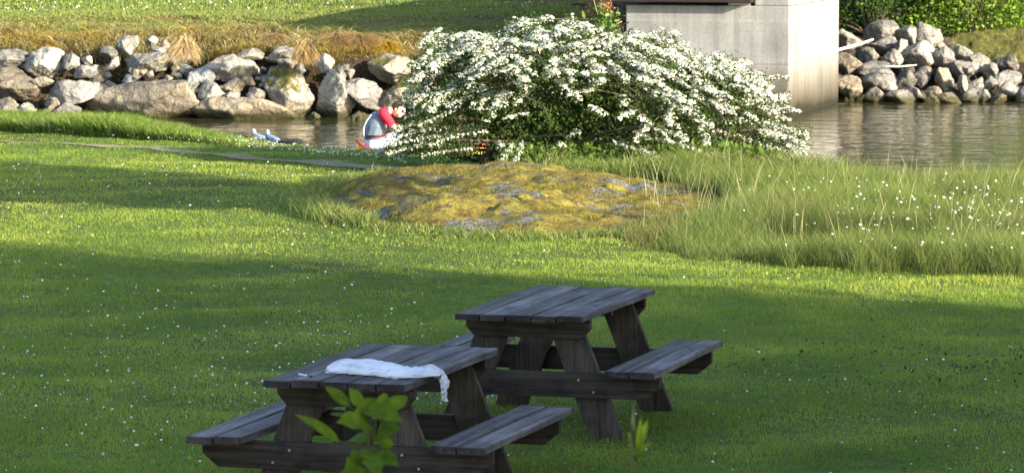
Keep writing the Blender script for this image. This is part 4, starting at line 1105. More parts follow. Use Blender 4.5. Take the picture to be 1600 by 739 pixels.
# the hanging spray over the rock and the long arching one before the pier
def special(pts, n_, d_):
    A = resample([Pd(x, y, dd) for x, y, dd in pts], n_)
    brM.tube([tuple(q_-off) for q_ in A[::3]], [.006]*len(A[::3]), 4, cap=False)
    for q_ in A:
        r_ = rng.uniform(.02, .04)*d_; nf = int(5+r_*170)
        pp = q_+rng.normal(0, r_*.55, (nf, 3)); nrm = pp-q_+np.array([0, -.01, .02]); nrm /= np.linalg.norm(nrm, axis=1)[:, None]
        flP.append(pp); flU.append(nrm); flR.append(rng.uniform(.009, .013, nf)); flT.append(np.array([.60, .60, .48])*rng.uniform(.8, 1.08, nf)[:, None])
        lp = q_+rng.normal(0, .03, (9, 3))-np.array([0, 0, .02]); lfP.append(lp); lfS.append(rng.uniform(.02, .035, 9)); lfT.append(np.array([.05, .085, .018])*rng.uniform(.7, 1.5, 9)[:, None])
special([(815, 225, 44), (812, 238, 43.9), (806, 250, 43.8), (795, 262, 43.7), (789, 281, 43.6)], 16, 1.0)
special([(800, 228, 43.9), (792, 236, 43.9), (785, 247, 43.8)], 6, 1.1)
special([(1150, 160, 45.5), (1185, 130, 45.5), (1205, 121, 45.5), (1232, 119, 45.5)], 16, .6)
special([(1170, 160, 45.5), (1200, 150, 45.5), (1230, 148, 45.5)], 12, .8)
special([(1130, 190, 45.3), (1190, 192, 45.2), (1240, 205, 45.1), (1262, 209, 45.1)], 26, 1.0)
special([(1100, 200, 45.3), (1180, 222, 45.2), (1230, 240, 45.1), (1264, 259, 45)], 28, 1.0)
special([(1010, 215, 44.4), (1060, 225, 44.2), (1110, 243, 44.1), (1130, 250, 44)], 22, .9)
special([(960, 222, 44.4), (1005, 236, 44.2), (1040, 252, 44.1)], 18, .9)
special([(905, 80, 45.9), (895, 50, 45.9), (893, 22, 45.9)], 14, .8)
special([(960, 90, 45.9), (1000, 62, 45.9), (1036, 46, 45.9)], 14, .8)
special([(700, 80, 45.5), (680, 66, 45.4), (666, 62, 45.3), (655, 74, 45.2)], 16, 1.2)
special([(700, 226, 45), (665, 224, 44.9), (635, 234, 44.8), (608, 240, 44.7)], 16, .7)
special([(700, 160, 45), (670, 150, 44.9), (655, 155, 44.8), (647, 165, 44.8)], 14, 1.0)
for pts in ([(700, 90, 45.5), (668, 92, 45.3), (640, 104, 45.2)], [(705, 120, 45.4), (668, 118, 45.2), (638, 128, 45.1)], [(700, 150, 45.2), (660, 148, 45), (632, 160, 45)],
            [(705, 175, 45.1), (665, 172, 45), (634, 184, 44.9)], [(690, 188, 45), (650, 192, 44.9), (622, 204, 44.8)], [(700, 200, 45), (655, 204, 44.9), (618, 214, 44.8)],
            [(705, 212, 44.9), (660, 216, 44.8), (612, 226, 44.7)], [(690, 226, 44.9), (650, 230, 44.8), (604, 240, 44.7)], [(760, 205, 44.6), (715, 212, 44.5), (672, 226, 44.4)],
            [(720, 140, 44.9), (690, 150, 44.8), (660, 166, 44.7)], [(735, 232, 44.6), (700, 236, 44.5), (660, 244, 44.4)], [(720, 165, 44.8), (690, 180, 44.7), (655, 196, 44.6)]):
    special(pts, 13, rng.uniform(.6, 1.0))
    A = resample([Pd(x, y, dd+.15) for x, y, dd in pts], 8)
    for q_ in A: lp = q_+rng.normal(0, .05, (34, 3)); lfP.append(lp); lfS.append(rng.uniform(.025, .045, 34)); lfT.append(np.array([.05, .085, .018])*rng.uniform(.7, 1.5, 34)[:, None])
# inner foliage so that the crown has a dark leafy core
ni = 34000
X, Y, Z, phi = bush_pt(ni)
k = rng.uniform(.25, .93, ni)
Pin = np.stack([cx0+(X-cx0)*(.3+.7*k), DB+.2+(Y-DB-.2)*k, .1+(Z-.1)*k], 1)
lfP.append(Pin); lfS.append(rng.uniform(.03, .05, ni)); lfT.append(np.array([.05, .085, .018])*rng.uniform(.6, 1.4, ni)[:, None])
# stems
for i in range(70):
    x, y, z, ph = (a[0] for a in bush_pt(1))
    r0 = np.array([rng.uniform(-.5, 1.9), DB+.2+rng.uniform(-.4, .5), .0])
    e = np.array([cx0+(x-cx0)*.9, DB+.2+(y-DB-.2)*.85, .1+(z-.1)*.88])
    mid = r0*.5+e*.5+np.array([0, 0, .3*e[2]])
    A = resample([r0, mid, e], 9)
    brM.tube([tuple(q_-off) for q_ in A], list(np.linspace(.022, .006, 9)), 6)
M['bark'] = simple_mat('grey_brown_bark', (.11, .08, .055), .9, .3, 30)
brM.build('branches', M['bark'], bush)
V, Fs, T = leafcloud(np.concatenate(lfP)-off, np.concatenate(lfS), tint=np.concatenate(lfT))
link('leaves', mesh_np('leaves', V, Fs, False, T), M['leaf'], bush)
V, Fs, T = disc_flowers('b', np.concatenate(flP)-off, np.concatenate(flR), np.concatenate(flU), np.concatenate(flT), k=5)
tag(link('blossoms', mesh_np('blossoms', V, Fs, False, T), M['petal'], bush), kind='stuff')

# ------------------------------------------------------------------ leafy shrubs and trees
def shrub(name, cx, cy, rx, ry, hgt, n, size, cols, label, cat, seed, nclump=40, z0=None, low=.05):
    z0 = gz1(cx, cy) if z0 is None else z0
    t = empty(name, (cx, cy, z0), label, cat)
    r = np.random.default_rng(seed)
    u = r.uniform(0, 2*math.pi, nclump); cz = r.uniform(low, 1, nclump); rr_ = np.sqrt(1-(cz*.85)**2)*r.uniform(.55, 1, nclump)
    C0 = np.stack([np.cos(u)*rr_*rx, np.sin(u)*rr_*ry, cz*hgt*.88], 1)
    b_ = MB()
    for c_ in C0[:min(nclump, 26)]:
        A = resample([np.array([c_[0]*.1, c_[1]*.1, -.05]), np.array([c_[0]*.45, c_[1]*.45, c_[2]*.6]), c_], 6)
        b_.tube([tuple(a_) for a_ in A], list(np.linspace(.03, .008, 6)*max(.5, hgt/2.5)), 5)
    b_.build('stems', M['bark'], t)
    ci = r.integers(0, nclump, n); sp = min(rx, ry, hgt)*.24
    P = C0[ci]+r.normal(0, 1, (n, 3))*np.array([sp, sp, sp*.8])
    P[:, 2] = np.abs(P[:, 2])+.02
    tone = r.uniform(.75, 1.25, nclump)[ci]
    T = np.array(cols)[r.integers(0, len(cols), n)]*(tone*r.uniform(.75, 1.25, n))[:, None]
    V, Fs, T = leafcloud(P, r.uniform(.7, 1.2, n)*size, tint=T, aspect=.62)
    link('foliage', mesh_np('foliage', V, Fs, False, T), M['leaf'], t)
    return t
lime = [(.13, .21, .02), (.17, .26, .03), (.09, .16, .02)]
deep = [(.05, .09, .018), (.07, .12, .022), (.035, .07, .015)]
shrub('green_shrub', 7.3, 81.6, 1.3, 1.0, 2.6, 9000, .085, deep, 'darker green shrub beside the concrete pier above the rock heap', 'shrub', 1)
shrub('green_shrub', 9.3, 81.8, 1.6, 1.1, 3.0, 15000, .085, lime, 'bright lime green shrub above the middle of the rock heap', 'shrub', 2, 60)
shrub('green_shrub', 12.2, 83.8, 2.0, 1.2, 3.0, 15000, .085, lime, 'bright green shrub above the mossy bedrock shelf at the right edge', 'shrub', 3, 60)
shrub('green_shrub', -10.4, 90.5, 1.6, 1.2, 1.6, 7000, .09, deep, 'dark green hedge plant at the far end of the lawn, top left corner', 'shrub', 4)
shrub('green_shrub', -7.9, 92.5, 1.7, 1.2, 1.5, 7000, .09, deep, 'dark shrub at the far lawn edge right of the corner hedge plant', 'shrub', 5)
shrub('grassy_shrub', .2, 71.9, .55, .35, .5, 2600, .06, [(.13, .17, .03), (.1, .14, .02), (.2, .19, .05)], 'dark hollow with a small green shrub on the bank just left of the bush top', 'shrub', 6, 14)

def tree(cx, cy, hgt, cr, n, size, cols, label, seed, nclump=70, base=.25, cat='tree'):
    z0 = gz1(cx, cy); r = np.random.default_rng(seed)
    t = empty('leafy_tree', (cx, cy, z0), label, cat)
    b_ = MB(); rt = hgt*.028
    b_.tube([(0, 0, -.1), (.1, 0, hgt*.3), (.0, .1, hgt*.6), (.1, 0, hgt*.9)], [rt*1.3, rt, rt*.6, rt*.15], 10)
    u = r.uniform(0, 6.28, nclump); cz = r.uniform(base, 1, nclump); rad = cr*np.sqrt(np.clip(1-((cz-.5)/.56)**2, .05, 1))*r.uniform(.25, 1, nclump)
    C0 = np.stack([np.cos(u)*rad, np.sin(u)*rad, cz*hgt], 1)
    for c_ in C0[:34]:
        A = resample([np.array([0, 0, c_[2]*.55]), np.array([c_[0]*.5, c_[1]*.5, c_[2]*.85]), c_], 5)
        b_.tube([tuple(a_) for a_ in A], list(np.linspace(rt*.4, rt*.07, 5)), 5)
    b_.build('trunk', M['bark'], t, smooth=True)
    ci = r.integers(0, nclump, n); sp = cr*.17
    P = C0[ci]+r.normal(0, sp, (n, 3))
    T = np.array(cols)[r.integers(0, len(cols), n)]*(r.uniform(.75, 1.25, nclump)[ci]*r.uniform(.8, 1.2, n))[:, None]
    V, Fs, T = leafcloud(P, r.uniform(.7, 1.2, n)*size, tint=T, aspect=.65)
    link('crown', mesh_np('crown', V, Fs, False, T), M['leaf'], t)
# row of trees to the right behind the viewer: they shade the near lawn
# far side of the near shade runs through (-4.7,36.8) and (3.9,30.8); sun direction (.80,-.60)
e0 = np.array([3.9, 30.8]); sd_ = np.array([.80, -.60]); pd_ = np.array([-.60, -.80])   # pd_: into the shade
for k, (along, into, hh_, cr_) in enumerate([(15, 3.0, 9.0, 2.7), (17, 6.2, 10.0, 3.0), (14, 9.6, 9.0, 2.9), (19, 12.8, 10.5, 3.2), (20, 17.0, 9.5, 2.6)]):  # last tree, out of view, added to shade the foreground sapling
    c_ = e0+sd_*along+pd_*into
    tree(c_[0], c_[1], hh_, cr_, 55000 if k < 2 else 34000, .22, deep, ['tall leafy tree whose crown edge shades the lawn behind the tables', 'tall leafy tree second in the row right of the lawn', 'tall leafy tree third in the row right of the lawn', 'tallest leafy tree, fourth in the row right of the lawn', 'unseen leafy tree added to shade the sapling, last in the row right of the lawn'][k], 40+k, 110, base=.06)
# flat crowned tree further right: its crown throws the band of shade left of the mossy rock
def flat_tree(cx, cy, zc, ax, ay, az, n, label):
    z0 = gz1(cx, cy); t = empty('leafy_tree', (cx, cy, z0), label, 'tree')
    r = np.random.default_rng(91); b_ = MB()
    b_.tube([(0, 0, -.1), (.05, .1, zc*.5), (0, 0, zc)], [.11, .08, .05], 10)
    q_ = r.normal(size=(90, 3)); q_ /= np.linalg.norm(q_, axis=1)[:, None]; q_ *= (r.random(90)**.4)[:, None]
    th = math.atan2(-.6, .8); L1 = q_[:, 0]*ax; L2 = q_[:, 1]*ay
    C0 = np.stack([L1*math.cos(th)-L2*math.sin(th), L1*math.sin(th)+L2*math.cos(th), zc+q_[:, 2]*az], 1)
    for c_ in C0[:30]:
        A = resample([np.array([0, 0, zc*.75]), c_*np.array([.5, .5, .97]), c_], 5); b_.tube([tuple(a_) for a_ in A], list(np.linspace(.04, .01, 5)), 5)
    b_.build('trunk', M['bark'], t, smooth=True)
    ci = r.integers(0, 90, n); P = C0[ci]+r.normal(0, .26, (n, 3))
    T = np.array([.06, .10, .02])*r.uniform(.7, 1.3, n)[:, None]
    V, Fs, T = leafcloud(P, r.uniform(.15, .25, n), tint=T, aspect=.65); link('crown', mesh_np('crown', V, Fs, False, T), M['leaf'], t)
tS = 19.0
flat_tree(-6.3+.8*tS, 43.7-.6*tS, math.tan(R(SUN_EL))*tS, 2.3, 2.25, 1.25, 75000, 'flat crowned tree on a thin trunk right of the tall grass')

# trees beyond the frame's top, across the water
for k, (x, y, hh_, lb) in enumerate([(-16, 118, 10, 'leafy tree beyond the far lawn at left'), (-3, 125, 11, 'leafy tree beyond the far lawn behind the bridge'), (17, 98, 9, 'leafy tree behind the green shrubs at right'), (10, 104, 10, 'leafy tree behind the bridge pier'), (25, 92, 8, 'leafy tree on the far bank beyond the right edge'), (13.5, 95, 8, 'leafy tree close behind the green shrubs'), (20, 104, 11, 'tall leafy tree behind the far right bank'), (-9, 116, 10, 'leafy tree beyond the far lawn left of centre')]):
    tree(x, y, hh_, hh_*.4, 9000, .32, deep+lime[:1], lb, 60+k, 70, base=.1)

# ------------------------------------------------------------------ dry tussocks
def tussock(px, py, d, n, length, label, col=(.42, .30, .14), hang=.6, spread=.5):
    p_ = Pd(px, py, d); t = rng.uniform(0, 1, n)
    P = rng.normal(0, .06, (n, 3))*np.array([1, .6, .5])
    a = rng.uniform(-1.4, 1.4, n)
    lv = np.stack([np.sin(a)*spread*1.6, np.full(n, -.9), np.full(n, -hang)-rng.uniform(0, .5, n)], 1)
    C = np.array(col)*rng.uniform(.6, 1.3, n)[:, None]
    me = blades('dry_tussock', P, rng.uniform(.5, 1, n)*length, np.full(n, .012), C, lean=.25, droop=.15, nseg=3, leanvec=lv)
    return tag(link('dry_tussock', me, M['blade'], None, p_), label, 'dry grass', 'dry grass tussocks hanging from the bank')
tussock(287, 62, 70.4, 700, .55, 'pale fan shaped tuft of dead grass right of the great white block', col=(.5, .38, .2), hang=1.6, spread=.45)
tussock(478, 66, 70.4, 700, .5, 'dead grass tuft hanging left of the round white stone', hang=1.7, spread=.35)
tussock(560, 58, 70.3, 900, .5, 'wide brown mop of dead grass over the black hole in the wall', col=(.36, .24, .10), hang=1.0, spread=1.0)
tussock(530, 55, 70.4, 700, .42, 'brown tuft of dead grass above the thin upright stone', col=(.38, .27, .12), hang=1.0, spread=.8)
tussock(430, 58, 70.5, 600, .35, 'straw tuft above the pale slab near the wall top', hang=.9, spread=.8)
tussock(70, 66, 70.6, 600, .32, 'golden tuft above the large speckled boulder', col=(.45, .32, .08), hang=.8, spread=.9)
tussock(602, 68, 70.5, 700, .35, 'ochre tuft above the white craggy boulder', col=(.42, .28, .04), hang=1.0, spread=.7)

# tall weed near the pier
wd = empty('tall_weed', Pd(962, 262, 47.0), 'tall weed with orange brown buds rising behind the bush beside the pier', 'weed')
wo = np.array(wd.location)
top = np.array(Pd(946, 20, 47.0))-wo
b_ = MB(); A = resample([np.zeros(3), top*.5+np.array([.05, 0, 0]), top], 8); b_.tube([tuple(a_) for a_ in A], list(np.linspace(.012, .005, 8)), 6); M['stem'] = simple_mat('green_stem', (.12, .16, .05), .6); b_.build('stem', M['stem'], wd)
n = 330; tt_ = rng.uniform(.75, 1, n); P = top*tt_[:, None]+rng.normal(0, .07, (n, 3))
V, Fs, T = leafcloud(P, rng.uniform(.05, .11, n), tint=np.array([.11, .17, .04])*rng.uniform(.7, 1.4, n)[:, None], aspect=.4); link('leaves', mesh_np('leaves', V, Fs, False, T), M['leaf'], wd)
n = 220; P = top+np.array([.01, 0, .05])+rng.normal(0, .045, (n, 3)); V, Fs, T = leafcloud(P, rng.uniform(.015, .03, n), tint=np.array([.36, .17, .06])*rng.uniform(.6, 1.3, n)[:, None]); link('bud_cluster', mesh_np('bud_cluster', V, Fs, False, T), M['petal'], wd)['kind'] = 'stuff'
for pts, lb in (([(940, 60, 47.2), (934, 25, 47.2), (926, -6, 47.2)], 'bare dead stalk standing left of the tall weed'), ([(935, 32, 47.1), (918, 30, 47.1), (905, 30, 47.1)], 'thin dead twig pointing left of the tall weed'), ([(945, 48, 47.1), (958, 41, 47.1), (972, 34, 47.1)], 'thin dead twig pointing right of the tall weed')):
    stick(pts, .007, lb, 'dead_twig')

# ------------------------------------------------------------------ foreground sapling
def leaf_shape(L_, W_, bend, seed, lobes=False):
    """one real leaf blade: length L along +x, folded and arched, with thickness from a second skin"""
    nL = 9; V = []; Fs = []
    for i in range(nL):
        t = i/(nL-1); w_ = W_*math.sin(math.pi*min(1, t**.8*.97+.03))**.8*.5
        if lobes: w_ *= 1+.28*math.sin(t*19+seed)
        z = -bend*L_*t*t
        for j, s in enumerate((-1, -.5, 0, .5, 1)): V.append((L_*t, s*w_, z+abs(s)*w_*.35))
    for i in range(nL-1):
        for j in range(4): Fs.append((i*5+j, i*5+j+1, (i+1)*5+j+1, (i+1)*5+j))
    return V, Fs
m, nt = new_mat('sapling_leaf'); n1 = noise_t(nt, coords(nt), 30, 3)
finish(nt, ramp(nt, n1, [(.3, (.055, .095, .008)), (.7, (.105, .165, .015))]), .8, transl=.4, spec=.08)
M['sap'] = m
M['sapstem'] = simple_mat('sapling_stem', (.03, .04, .012), .7)
M['stem'] = M['sapstem']
def sapling(base_px, d, stem_pts, leaves, label):
    p0 = Pd(*base_px, d); gzv = gz1(p0.x, d)
    t = empty('sapling', (p0.x, d, gzv), label, 'sapling'); o_ = Vector(t.location)
    pts = [Vector((0, 0, 0))]+[Pd(x, y, dd)-o_ for x, y, dd in stem_pts]
    b_ = MB(); A = resample([tuple(p_) for p_ in pts], 14); b_.tube([tuple(a_) for a_ in A], list(np.linspace(.007, .003, 14)*(1 if len(leaves) > 8 else .5)), 7)
    b_.build('stem', M['sapstem'], t, smooth=True)
    lm = []
    for k, (x0, y0, x1, y1, wpx, dd, bend) in enumerate(leaves):
        a_ = Pd(x0, y0, d)-o_; e_ = Pd(x1, y1, d+dd)-o_; v_ = e_-a_; L_ = v_.length
        V, Fs = leaf_shape(L_, wpx/F*d, bend, k, lobes=wpx > 30)
        xax = v_.normalized(); zax = Vector((0.1, -.75, .65)); yax = zax.cross(xax).normalized(); zax = xax.cross(yax)
        Mx = Matrix((xax, yax, zax)).transposed()
        b2 = MB(); b2.add([Mx @ Vector(q_)+a_ for q_ in V], Fs)
        # leaf stalk
        near = min((Vector(q_) for q_ in A), key=lambda q_: (q_-a_).length)
        b2.tube([near, (near+a_)/2+Vector((0, 0, -.004)), a_], .0018, 5)
        b2.build('leaf', M['sap'], t, smooth=True)
    return t
sapling((560, 739), 10.5, [(575, 739, 10.5), (580, 700, 10.5), (586, 665, 10.5), (590, 635, 10.5)], [
    (545, 634, 508, 600, 20, .04, .1), (562, 634, 548, 606, 22, .0, .1), (562, 642, 590, 620, 24, .05, .1),
    (598, 640, 601, 612, 22, .02, .1), (604, 642, 638, 616, 26, .05, .1), (570, 640, 625, 650, 34, -.1, .15),
    (556, 655, 512, 640, 12, .1, .1), (580, 664, 534, 652, 42, -.08, .2), (530, 690, 468, 644, 22, -.1, .1), (528, 688, 484, 684, 12, .1, .0),
    (588, 680, 622, 668, 40, -.05, .1), (578, 690, 540, 676, 40, .1, .2), (576, 712, 545, 722, 34, -.1, .2), (580, 712, 618, 716, 36, -.1, .2),
    (574, 700, 590, 728, 36, -.2, .2), (576, 738, 528, 742, 30, -.1, .2), (590, 690, 616, 694, 26, .0, .1)],
    'leafy green sapling top rising in front of the nearer picnic table')
sapling((985, 739), 9.0, [(986, 739, 9.0), (992, 722, 9.0), (996, 705, 9)], [
    (996, 704, 1012, 656, 12, .02, .0), (996, 704, 1002, 652, 9, -.02, .0), (994, 706, 982, 674, 7, .02, .0), (996, 706, 1022, 690, 8, .0, .0), (994, 714, 1012, 708, 9, -.02, .1)],
    'small pale green shoot in front of the rear picnic table')

# ------------------------------------------------------------------ shoes on the lawn edge
M['shoe'] = simple_mat('pale_blue_mesh_fabric', (.13, .20, .30), .7, .4, 14)
M['sole'] = simple_mat('white_rubber_sole', (.40, .44, .50), .6, .3)
M['navy'] = simple_mat('slate_blue_fabric', (.10, .16, .26), .8, .3, 20)
def shoe(loc, rz, rx, label):
    t = empty('shoe', loc, label, 'shoe', 'shoes on the lawn edge', rz=rz); t.rotation_euler = (rx, 0, rz); t.scale = (.72, .85, .9)
    st = [(0, .036, .0), (.06, .04, 0), (.14, .037, .002), (.21, .046, .004), (.265, .035, .012), (.28, .012, .016)]
    b_ = MB(); k = 14; V = []
    for x, w_, z in st:
        for j in range(k): a = 2*math.pi*j/k; V.append((x+.02*math.cos(a)*(1 if x in (0, .28) else 0), w_*math.cos(a), z+.012+.012*math.sin(a)))
    b_.add(V, [(i*k+j, i*k+(j+1) % k, (i+1)*k+(j+1) % k, (i+1)*k+j) for i in range(5) for j in range(k)]+[tuple(range(k)), tuple(range(5*k, 6*k))]); b_.build('sole', M['shoe'], t, smooth=True)
    b_ = MB(); V = []
    for x, w_, h_ in [(-.005, .025, .085), (.03, .036, .10), (.08, .038, .085), (.13, .038, .075), (.19, .042, .055), (.245, .034, .042), (.27, .014, .03)]:
        for j in range(k): a = 2*math.pi*j/k; V.append((x, w_*math.cos(a), .022+h_*.5+h_*.5*math.sin(a)))
    b_.add(V, [(i*k+j, i*k+(j+1) % k, (i+1)*k+(j+1) % k, (i+1)*k+j) for i in range(6) for j in range(k)]+[tuple(range(k)), tuple(range(6*k, 7*k))]); b_.build('upper', M['shoe'], t, smooth=True)
    b_ = MB(); b_.tube([(.03, 0, .11), (.02, 0, .15), (.0, 0, .17)], [.034, .026, .012], 8); b_.build('tongue', M['sole'], t, smooth=True)
def eg(px, py, d, lift): p_ = Pd(px, py, d); return (p_.x, d, p_.z+lift)
shoe(eg(396, 220, 51.3, 0), -.35, .15, 'taller white and pale blue shoe on the lip of the lawn by the water')
shoe(eg(416, 222, 51.0, 0), -.5, -.1, 'smaller pale blue shoe, right one of the pair on the lip of the lawn')
p_ = Pd(392, 218, 51.2)
tag(link('crumpled_bag', rock_mesh('crumpled_bag', .20, .16, .11, 555, sub=4, rough=.12, soft=5), M['navy'], None, (p_.x, p_.y, p_.z)), 'small crumpled slate blue bag left of the pale blue shoes', 'bag')

# ------------------------------------------------------------------ canoe and paddler
KX, KD = -2.07, 61.0
M['yellow'] = simple_mat('yellow_hull_plastic', (.62, .42, .06), .4, .08, 3, spec=.5)
M['red'] = simple_mat('red_trim', (.5, .02, .03), .6, .1, 10)
cn = empty('canoe', (KX, KD, WATER-.06), 'yellow canoe with red gunwale half hidden by the lawn edge and bush', 'boat', rz=.12)
Ls, Le = -.27, 1.7; nC = 30; kk = 12; Vo, Vi = [], []
rim = []
for i in range(nC):
    t = i/(nC-1); x = Ls+(Le-Ls)*t; w_ = .36*math.sin(math.pi*min(1, max(0, t*.99+.004)))**.6; e = abs(t-.5)*2
    hgt_ = .14+.17*e**6
    for j in range(kk):
        a = math.pi*j/(kk-1); Vo.append((x, -w_*math.cos(a), hgt_-(hgt_)*math.sin(a)**.7)); Vi.append((x, -(max(w_-.012, .001))*math.cos(a), hgt_-(hgt_-.012)*math.sin(a)**.7))
    rim.append(((x, -w_, hgt_), (x, w_, hgt_)))
b_ = MB(); fo = [(i*kk+j, i*kk+j+1, (i+1)*kk+j+1, (i+1)*kk+j) for i in range(nC-1) for j in range(kk-1)]
b_.add(Vo, fo); b_.add(Vi, [f_[::-1] for f_ in fo]); b_.build('hull', M['yellow'], cn, smooth=True)
for s in (0, 1):
    b_ = MB(); b_.tube([r_[s] for r_ in rim], .018, 6); b_.build('gunwale', M['red'], cn, smooth=True)
b_ = MB(); b_.box(-.12, .12, -.2, .2, .085, .10); b_.build('thwart_seat', M['black'], cn, bevel=.004)

M['skin'] = simple_mat('skin', (.62, .36, .27), .55, .08, 10)
M['hair'] = simple_mat('dark_brown_hair', (.05, .03, .02), .7, .3, 40)
M['shirt'] = simple_mat('red_shirt', (.62, .02, .04), .8, .1, 10)
M['vest'] = simple_mat('grey_blue_vest', (.10, .13, .17), .7, .15, 10)
M['white'] = simple_mat('shaded_white_fabric', (.50, .52, .60), .8, .05, 10)  # white cloth with its shade put into the colour
pr = empty('person', (KX, KD, WATER), 'person in red shirt and grey blue life vest bent forward in the canoe', 'person', rz=.12)
pr.scale = (1.08, 1.08, 1.08); pr.location.z += .04
def skin_obj(name, verts, edges, radii, mat, parent, voxel=.008, extra=None, smooth=4):
    """one continuous skin grown round a skeleton of joints (radius or (side, depth) radius per joint)"""
    bm = bmesh.new()
    rd = [np.array(r_ if hasattr(r_, '__len__') else (r_, r_), float) for r_ in radii]
    for a, b in edges:
        A_, B_ = Vector(verts[a]), Vector(verts[b]); n = max(3, int((B_-A_).length/(.3*min(rd[a].min(), rd[b].min())))+1); n = min(n, 24)
        for k in range(n+1):
            t = k/n; c_ = A_.lerp(B_, t); r_ = rd[a]*(1-t)+rd[b]*t
            for v in bmesh.ops.create_icosphere(bm, subdivisions=2, radius=1)['verts']:
                v.co = Vector((c_.x+v.co.x*r_[1], c_.y+v.co.y*r_[0], c_.z+v.co.z*(r_[1] if r_[0] == r_[1] else r_.min()*.8)))
    if extra: extra(bm)
    m1 = bpy.data.meshes.new(name); bm.to_mesh(m1); bm.free()
    o = bpy.data.objects.new(name, m1); COL.objects.link(o)
    rm = o.modifiers.new('r', 'REMESH'); rm.mode = 'VOXEL'; rm.voxel_size = voxel; rm.use_smooth_shade = True
    sm = o.modifiers.new('m', 'SMOOTH'); sm.iterations = smooth; sm.factor = .5
    dg = bpy.context.evaluated_depsgraph_get(); m2_ = bpy.data.meshes.new_from_object(o.evaluated_get(dg)); bpy.data.objects.remove(o)
    m2_.materials.clear(); m2_.materials.append(mat)
    m2_.polygons.foreach_set('use_smooth', np.ones(len(m2_.polygons), bool))
    o = bpy.data.objects.new(name, m2_); COL.objects.link(o); o.parent = parent
    return o
hd = Vector((.33, -.03, .64))                           # head centre
fdir = Vector((.72, -.45, -.53)).normalized()           # where the face looks: right, towards us and down
fup = Vector((.45, -.15, .88)); fup = (fup-fdir*fup.dot(fdir)).normalized(); frt = fdir.cross(fup)
def HP(f_, u_, r_): return hd+fdir*f_+fup*u_+frt*r_
vs = [(0, 0, .16), (.01, 0, .30), (.05, 0, .46), (.13, 0, .58), (.21, -.01, .62), tuple(hd)]
ra = [(.155, .125), (.14, .105), (.16, .115), (.13, .085), .055, .05]
ed = [(i, i+1) for i in range(5)]
for s in (-1, 1):
    b0 = len(vs); vs += [(.12, s*.17, .57), (.24, s*.24, .40), (.42, s*.15, .36), (.47, s*.13, .36)]; ra += [.058, .043, .028, .026]; ed += [(3, b0), (b0, b0+1), (b0+1, b0+2), (b0+2, b0+3)]
    for j, (dy, ln_) in enumerate(((-.03, .06), (-.01, .075), (.01, .07), (.028, .055))):
        c0 = len(vs); vs += [(.50, s*(.13+dy), .355), (.50+ln_*.5, s*(.13+dy*1.2), .345), (.50+ln_*.8, s*(.13+dy*1.2), .315)]; ra += [.011, .0095, .008]; ed += [(b0+3, c0), (c0, c0+1), (c0+1, c0+2)]
    c0 = len(vs); vs += [(.465, s*(.13-.035), .375), (.495, s*(.13-.055), .36)]; ra += [.012, .009]; ed += [(b0+3, c0), (c0, c0+1)]
    b0 = len(vs); vs += [(.08, s*.10, .13), (.46, s*.15, .30), (.80, s*.12, .10), (.92, s*.12, .12)]; ra += [.095, .07, .045, .04]; ed += [(0, b0), (b0, b0+1), (b0+1, b0+2), (b0+2, b0+3)]
def head(bm):
    def ell(c, r3, rot=None):
        ret = bmesh.ops.create_uvsphere(bm, u_segments=24, v_segments=16, radius=1)['verts']
        for v in ret: q_ = v.co.copy(); v.co = c+fdir*q_.x*r3[0]+frt*q_.y*r3[1]+fup*q_.z*r3[2]
    ell(hd, (.095, .076, .115)); ell(HP(.03, -.055, 0), (.062, .055, .055))
    ell(HP(.098, -.012, 0), (.02, .013, .026)); ell(HP(.088, .018, .0), (.012, .05, .012))
    ell(HP(.088, -.052, 0), (.012, .024, .007)); ell(HP(.078, -.088, 0), (.02, .022, .016))
    for s in (-1, 1): ell(HP(-.005, -.01, s*.078), (.02, .009, .03))
skin_obj('body', vs, ed, ra, M['skin'], pr, voxel=.0055, extra=head, smooth=3)
for s in (-1, 1):
    b_ = MB(); c_ = HP(.086, .004, s*.03); b_.tube([c_-fdir*.004, c_+fdir*.004], [.009, .005], 8); b_.build('eye', M['black'], pr)
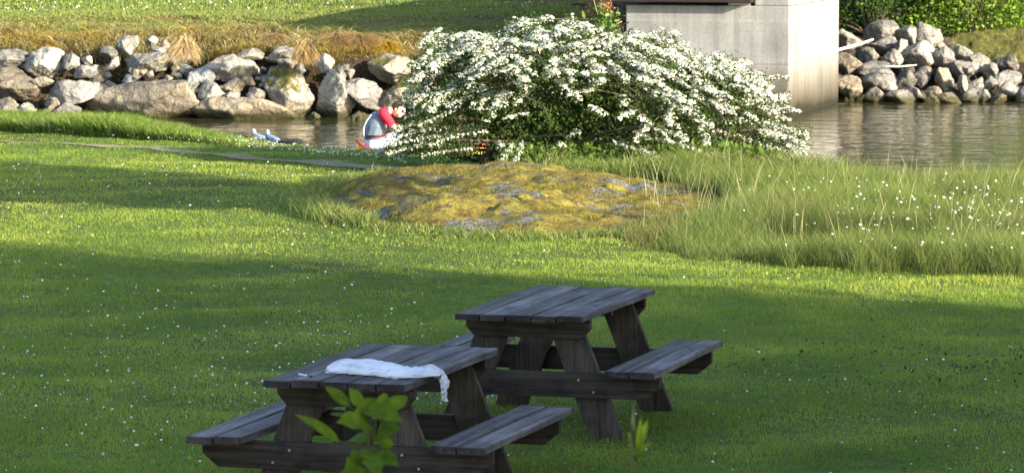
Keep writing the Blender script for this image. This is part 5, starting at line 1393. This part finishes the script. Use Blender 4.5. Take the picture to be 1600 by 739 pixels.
# hair: cap over the back and top of the head
D_, Fi = ico(4); keepv = (D_[:, 0] < .35) | (D_[:, 2] > .45); keepv &= (D_[:, 2] > -.45)
hv = []
for q_ in D_: hv.append(HP(-.006+q_[0]*.102, .008+q_[2]*.122, q_[1]*.084)+Vector((random.uniform(-1, 1), random.uniform(-1, 1), random.uniform(-1, 1)))*.002)
b_ = MB(); b_.add(hv, [tuple(f_) for f_ in Fi if keepv[f_].all()]); b_.build('hair', M['hair'], pr, smooth=True)
vs = [(0, 0, .24), (.045, 0, .42), (.12, 0, .575), (.165, 0, .605)]; ra = [(.17, .13), (.175, .13), (.15, .10), (.09, .08)]; ed = [(0, 1), (1, 2), (2, 3)]
for s in (-1, 1):
    b0 = len(vs); vs += [(.115, s*.18, .575), (.20, s*.235, .46)]; ra += [.072, .060]; ed += [(2, b0), (b0, b0+1)]
skin_obj('shirt', vs, ed, ra, M['shirt'], pr, voxel=.01)
vs = [(-.02, 0, .29), (.015, 0, .40), (.045, 0, .50)]; ra = [(.19, .155), (.20, .16), (.165, .145)]
skin_obj('vest', vs, [(0, 1), (1, 2)], ra, M['vest'], pr, voxel=.01)
b_ = MB(); pts = []
for j in range(25):
    t_ = j/24; pts.append((-.155-.018*math.sin(math.pi*t_)+.10*t_**2.2, -.10+.02*math.sin(math.pi*t_), .25+.32*t_))
b_.tube(pts, .009, 6); b_.build('piping', M['white'], pr, smooth=True)
b_ = MB(); pts = [(-.01+.155*math.cos(a), .19*math.sin(a), .275) for a in np.linspace(0, 2*math.pi, 30)]
b_.tube(pts, .014, 6); b_.build('waist_strap', M['black'], pr, smooth=True)
vs = [(0, 0, .13), (.0, 0, .22)]; ra = [(.175, .15), (.165, .14)]; ed = [(0, 1)]
for s in (-1, 1):
    b0 = len(vs); vs += [(.09, s*.10, .14), (.34, s*.14, .25)]; ra += [.11, .092]; ed += [(0, b0), (b0, b0+1)]
skin_obj('shorts', vs, ed, ra, M['white'], pr, voxel=.01)
pd2 = empty('paddle', (KX, KD, WATER), 'canoe paddle with yellow blade held across the canoe', 'paddle', rz=.12)
b_ = MB(); b_.tube([(.50, -.42, .30), (.50, .5, .40)], .013, 8); b_.build('shaft', M['black'], pd2, smooth=True)
b_ = MB(); b_.prism([(-.07, 0), (.07, 0), (.085, -.25), (.05, -.36), (-.05, -.36), (-.085, -.25)], -.006, .006); o = b_.build('blade', M['yellow'], pd2, (.50, -.43, .30), bevel=.003); o.rotation_euler = (-.5, 0, 0)
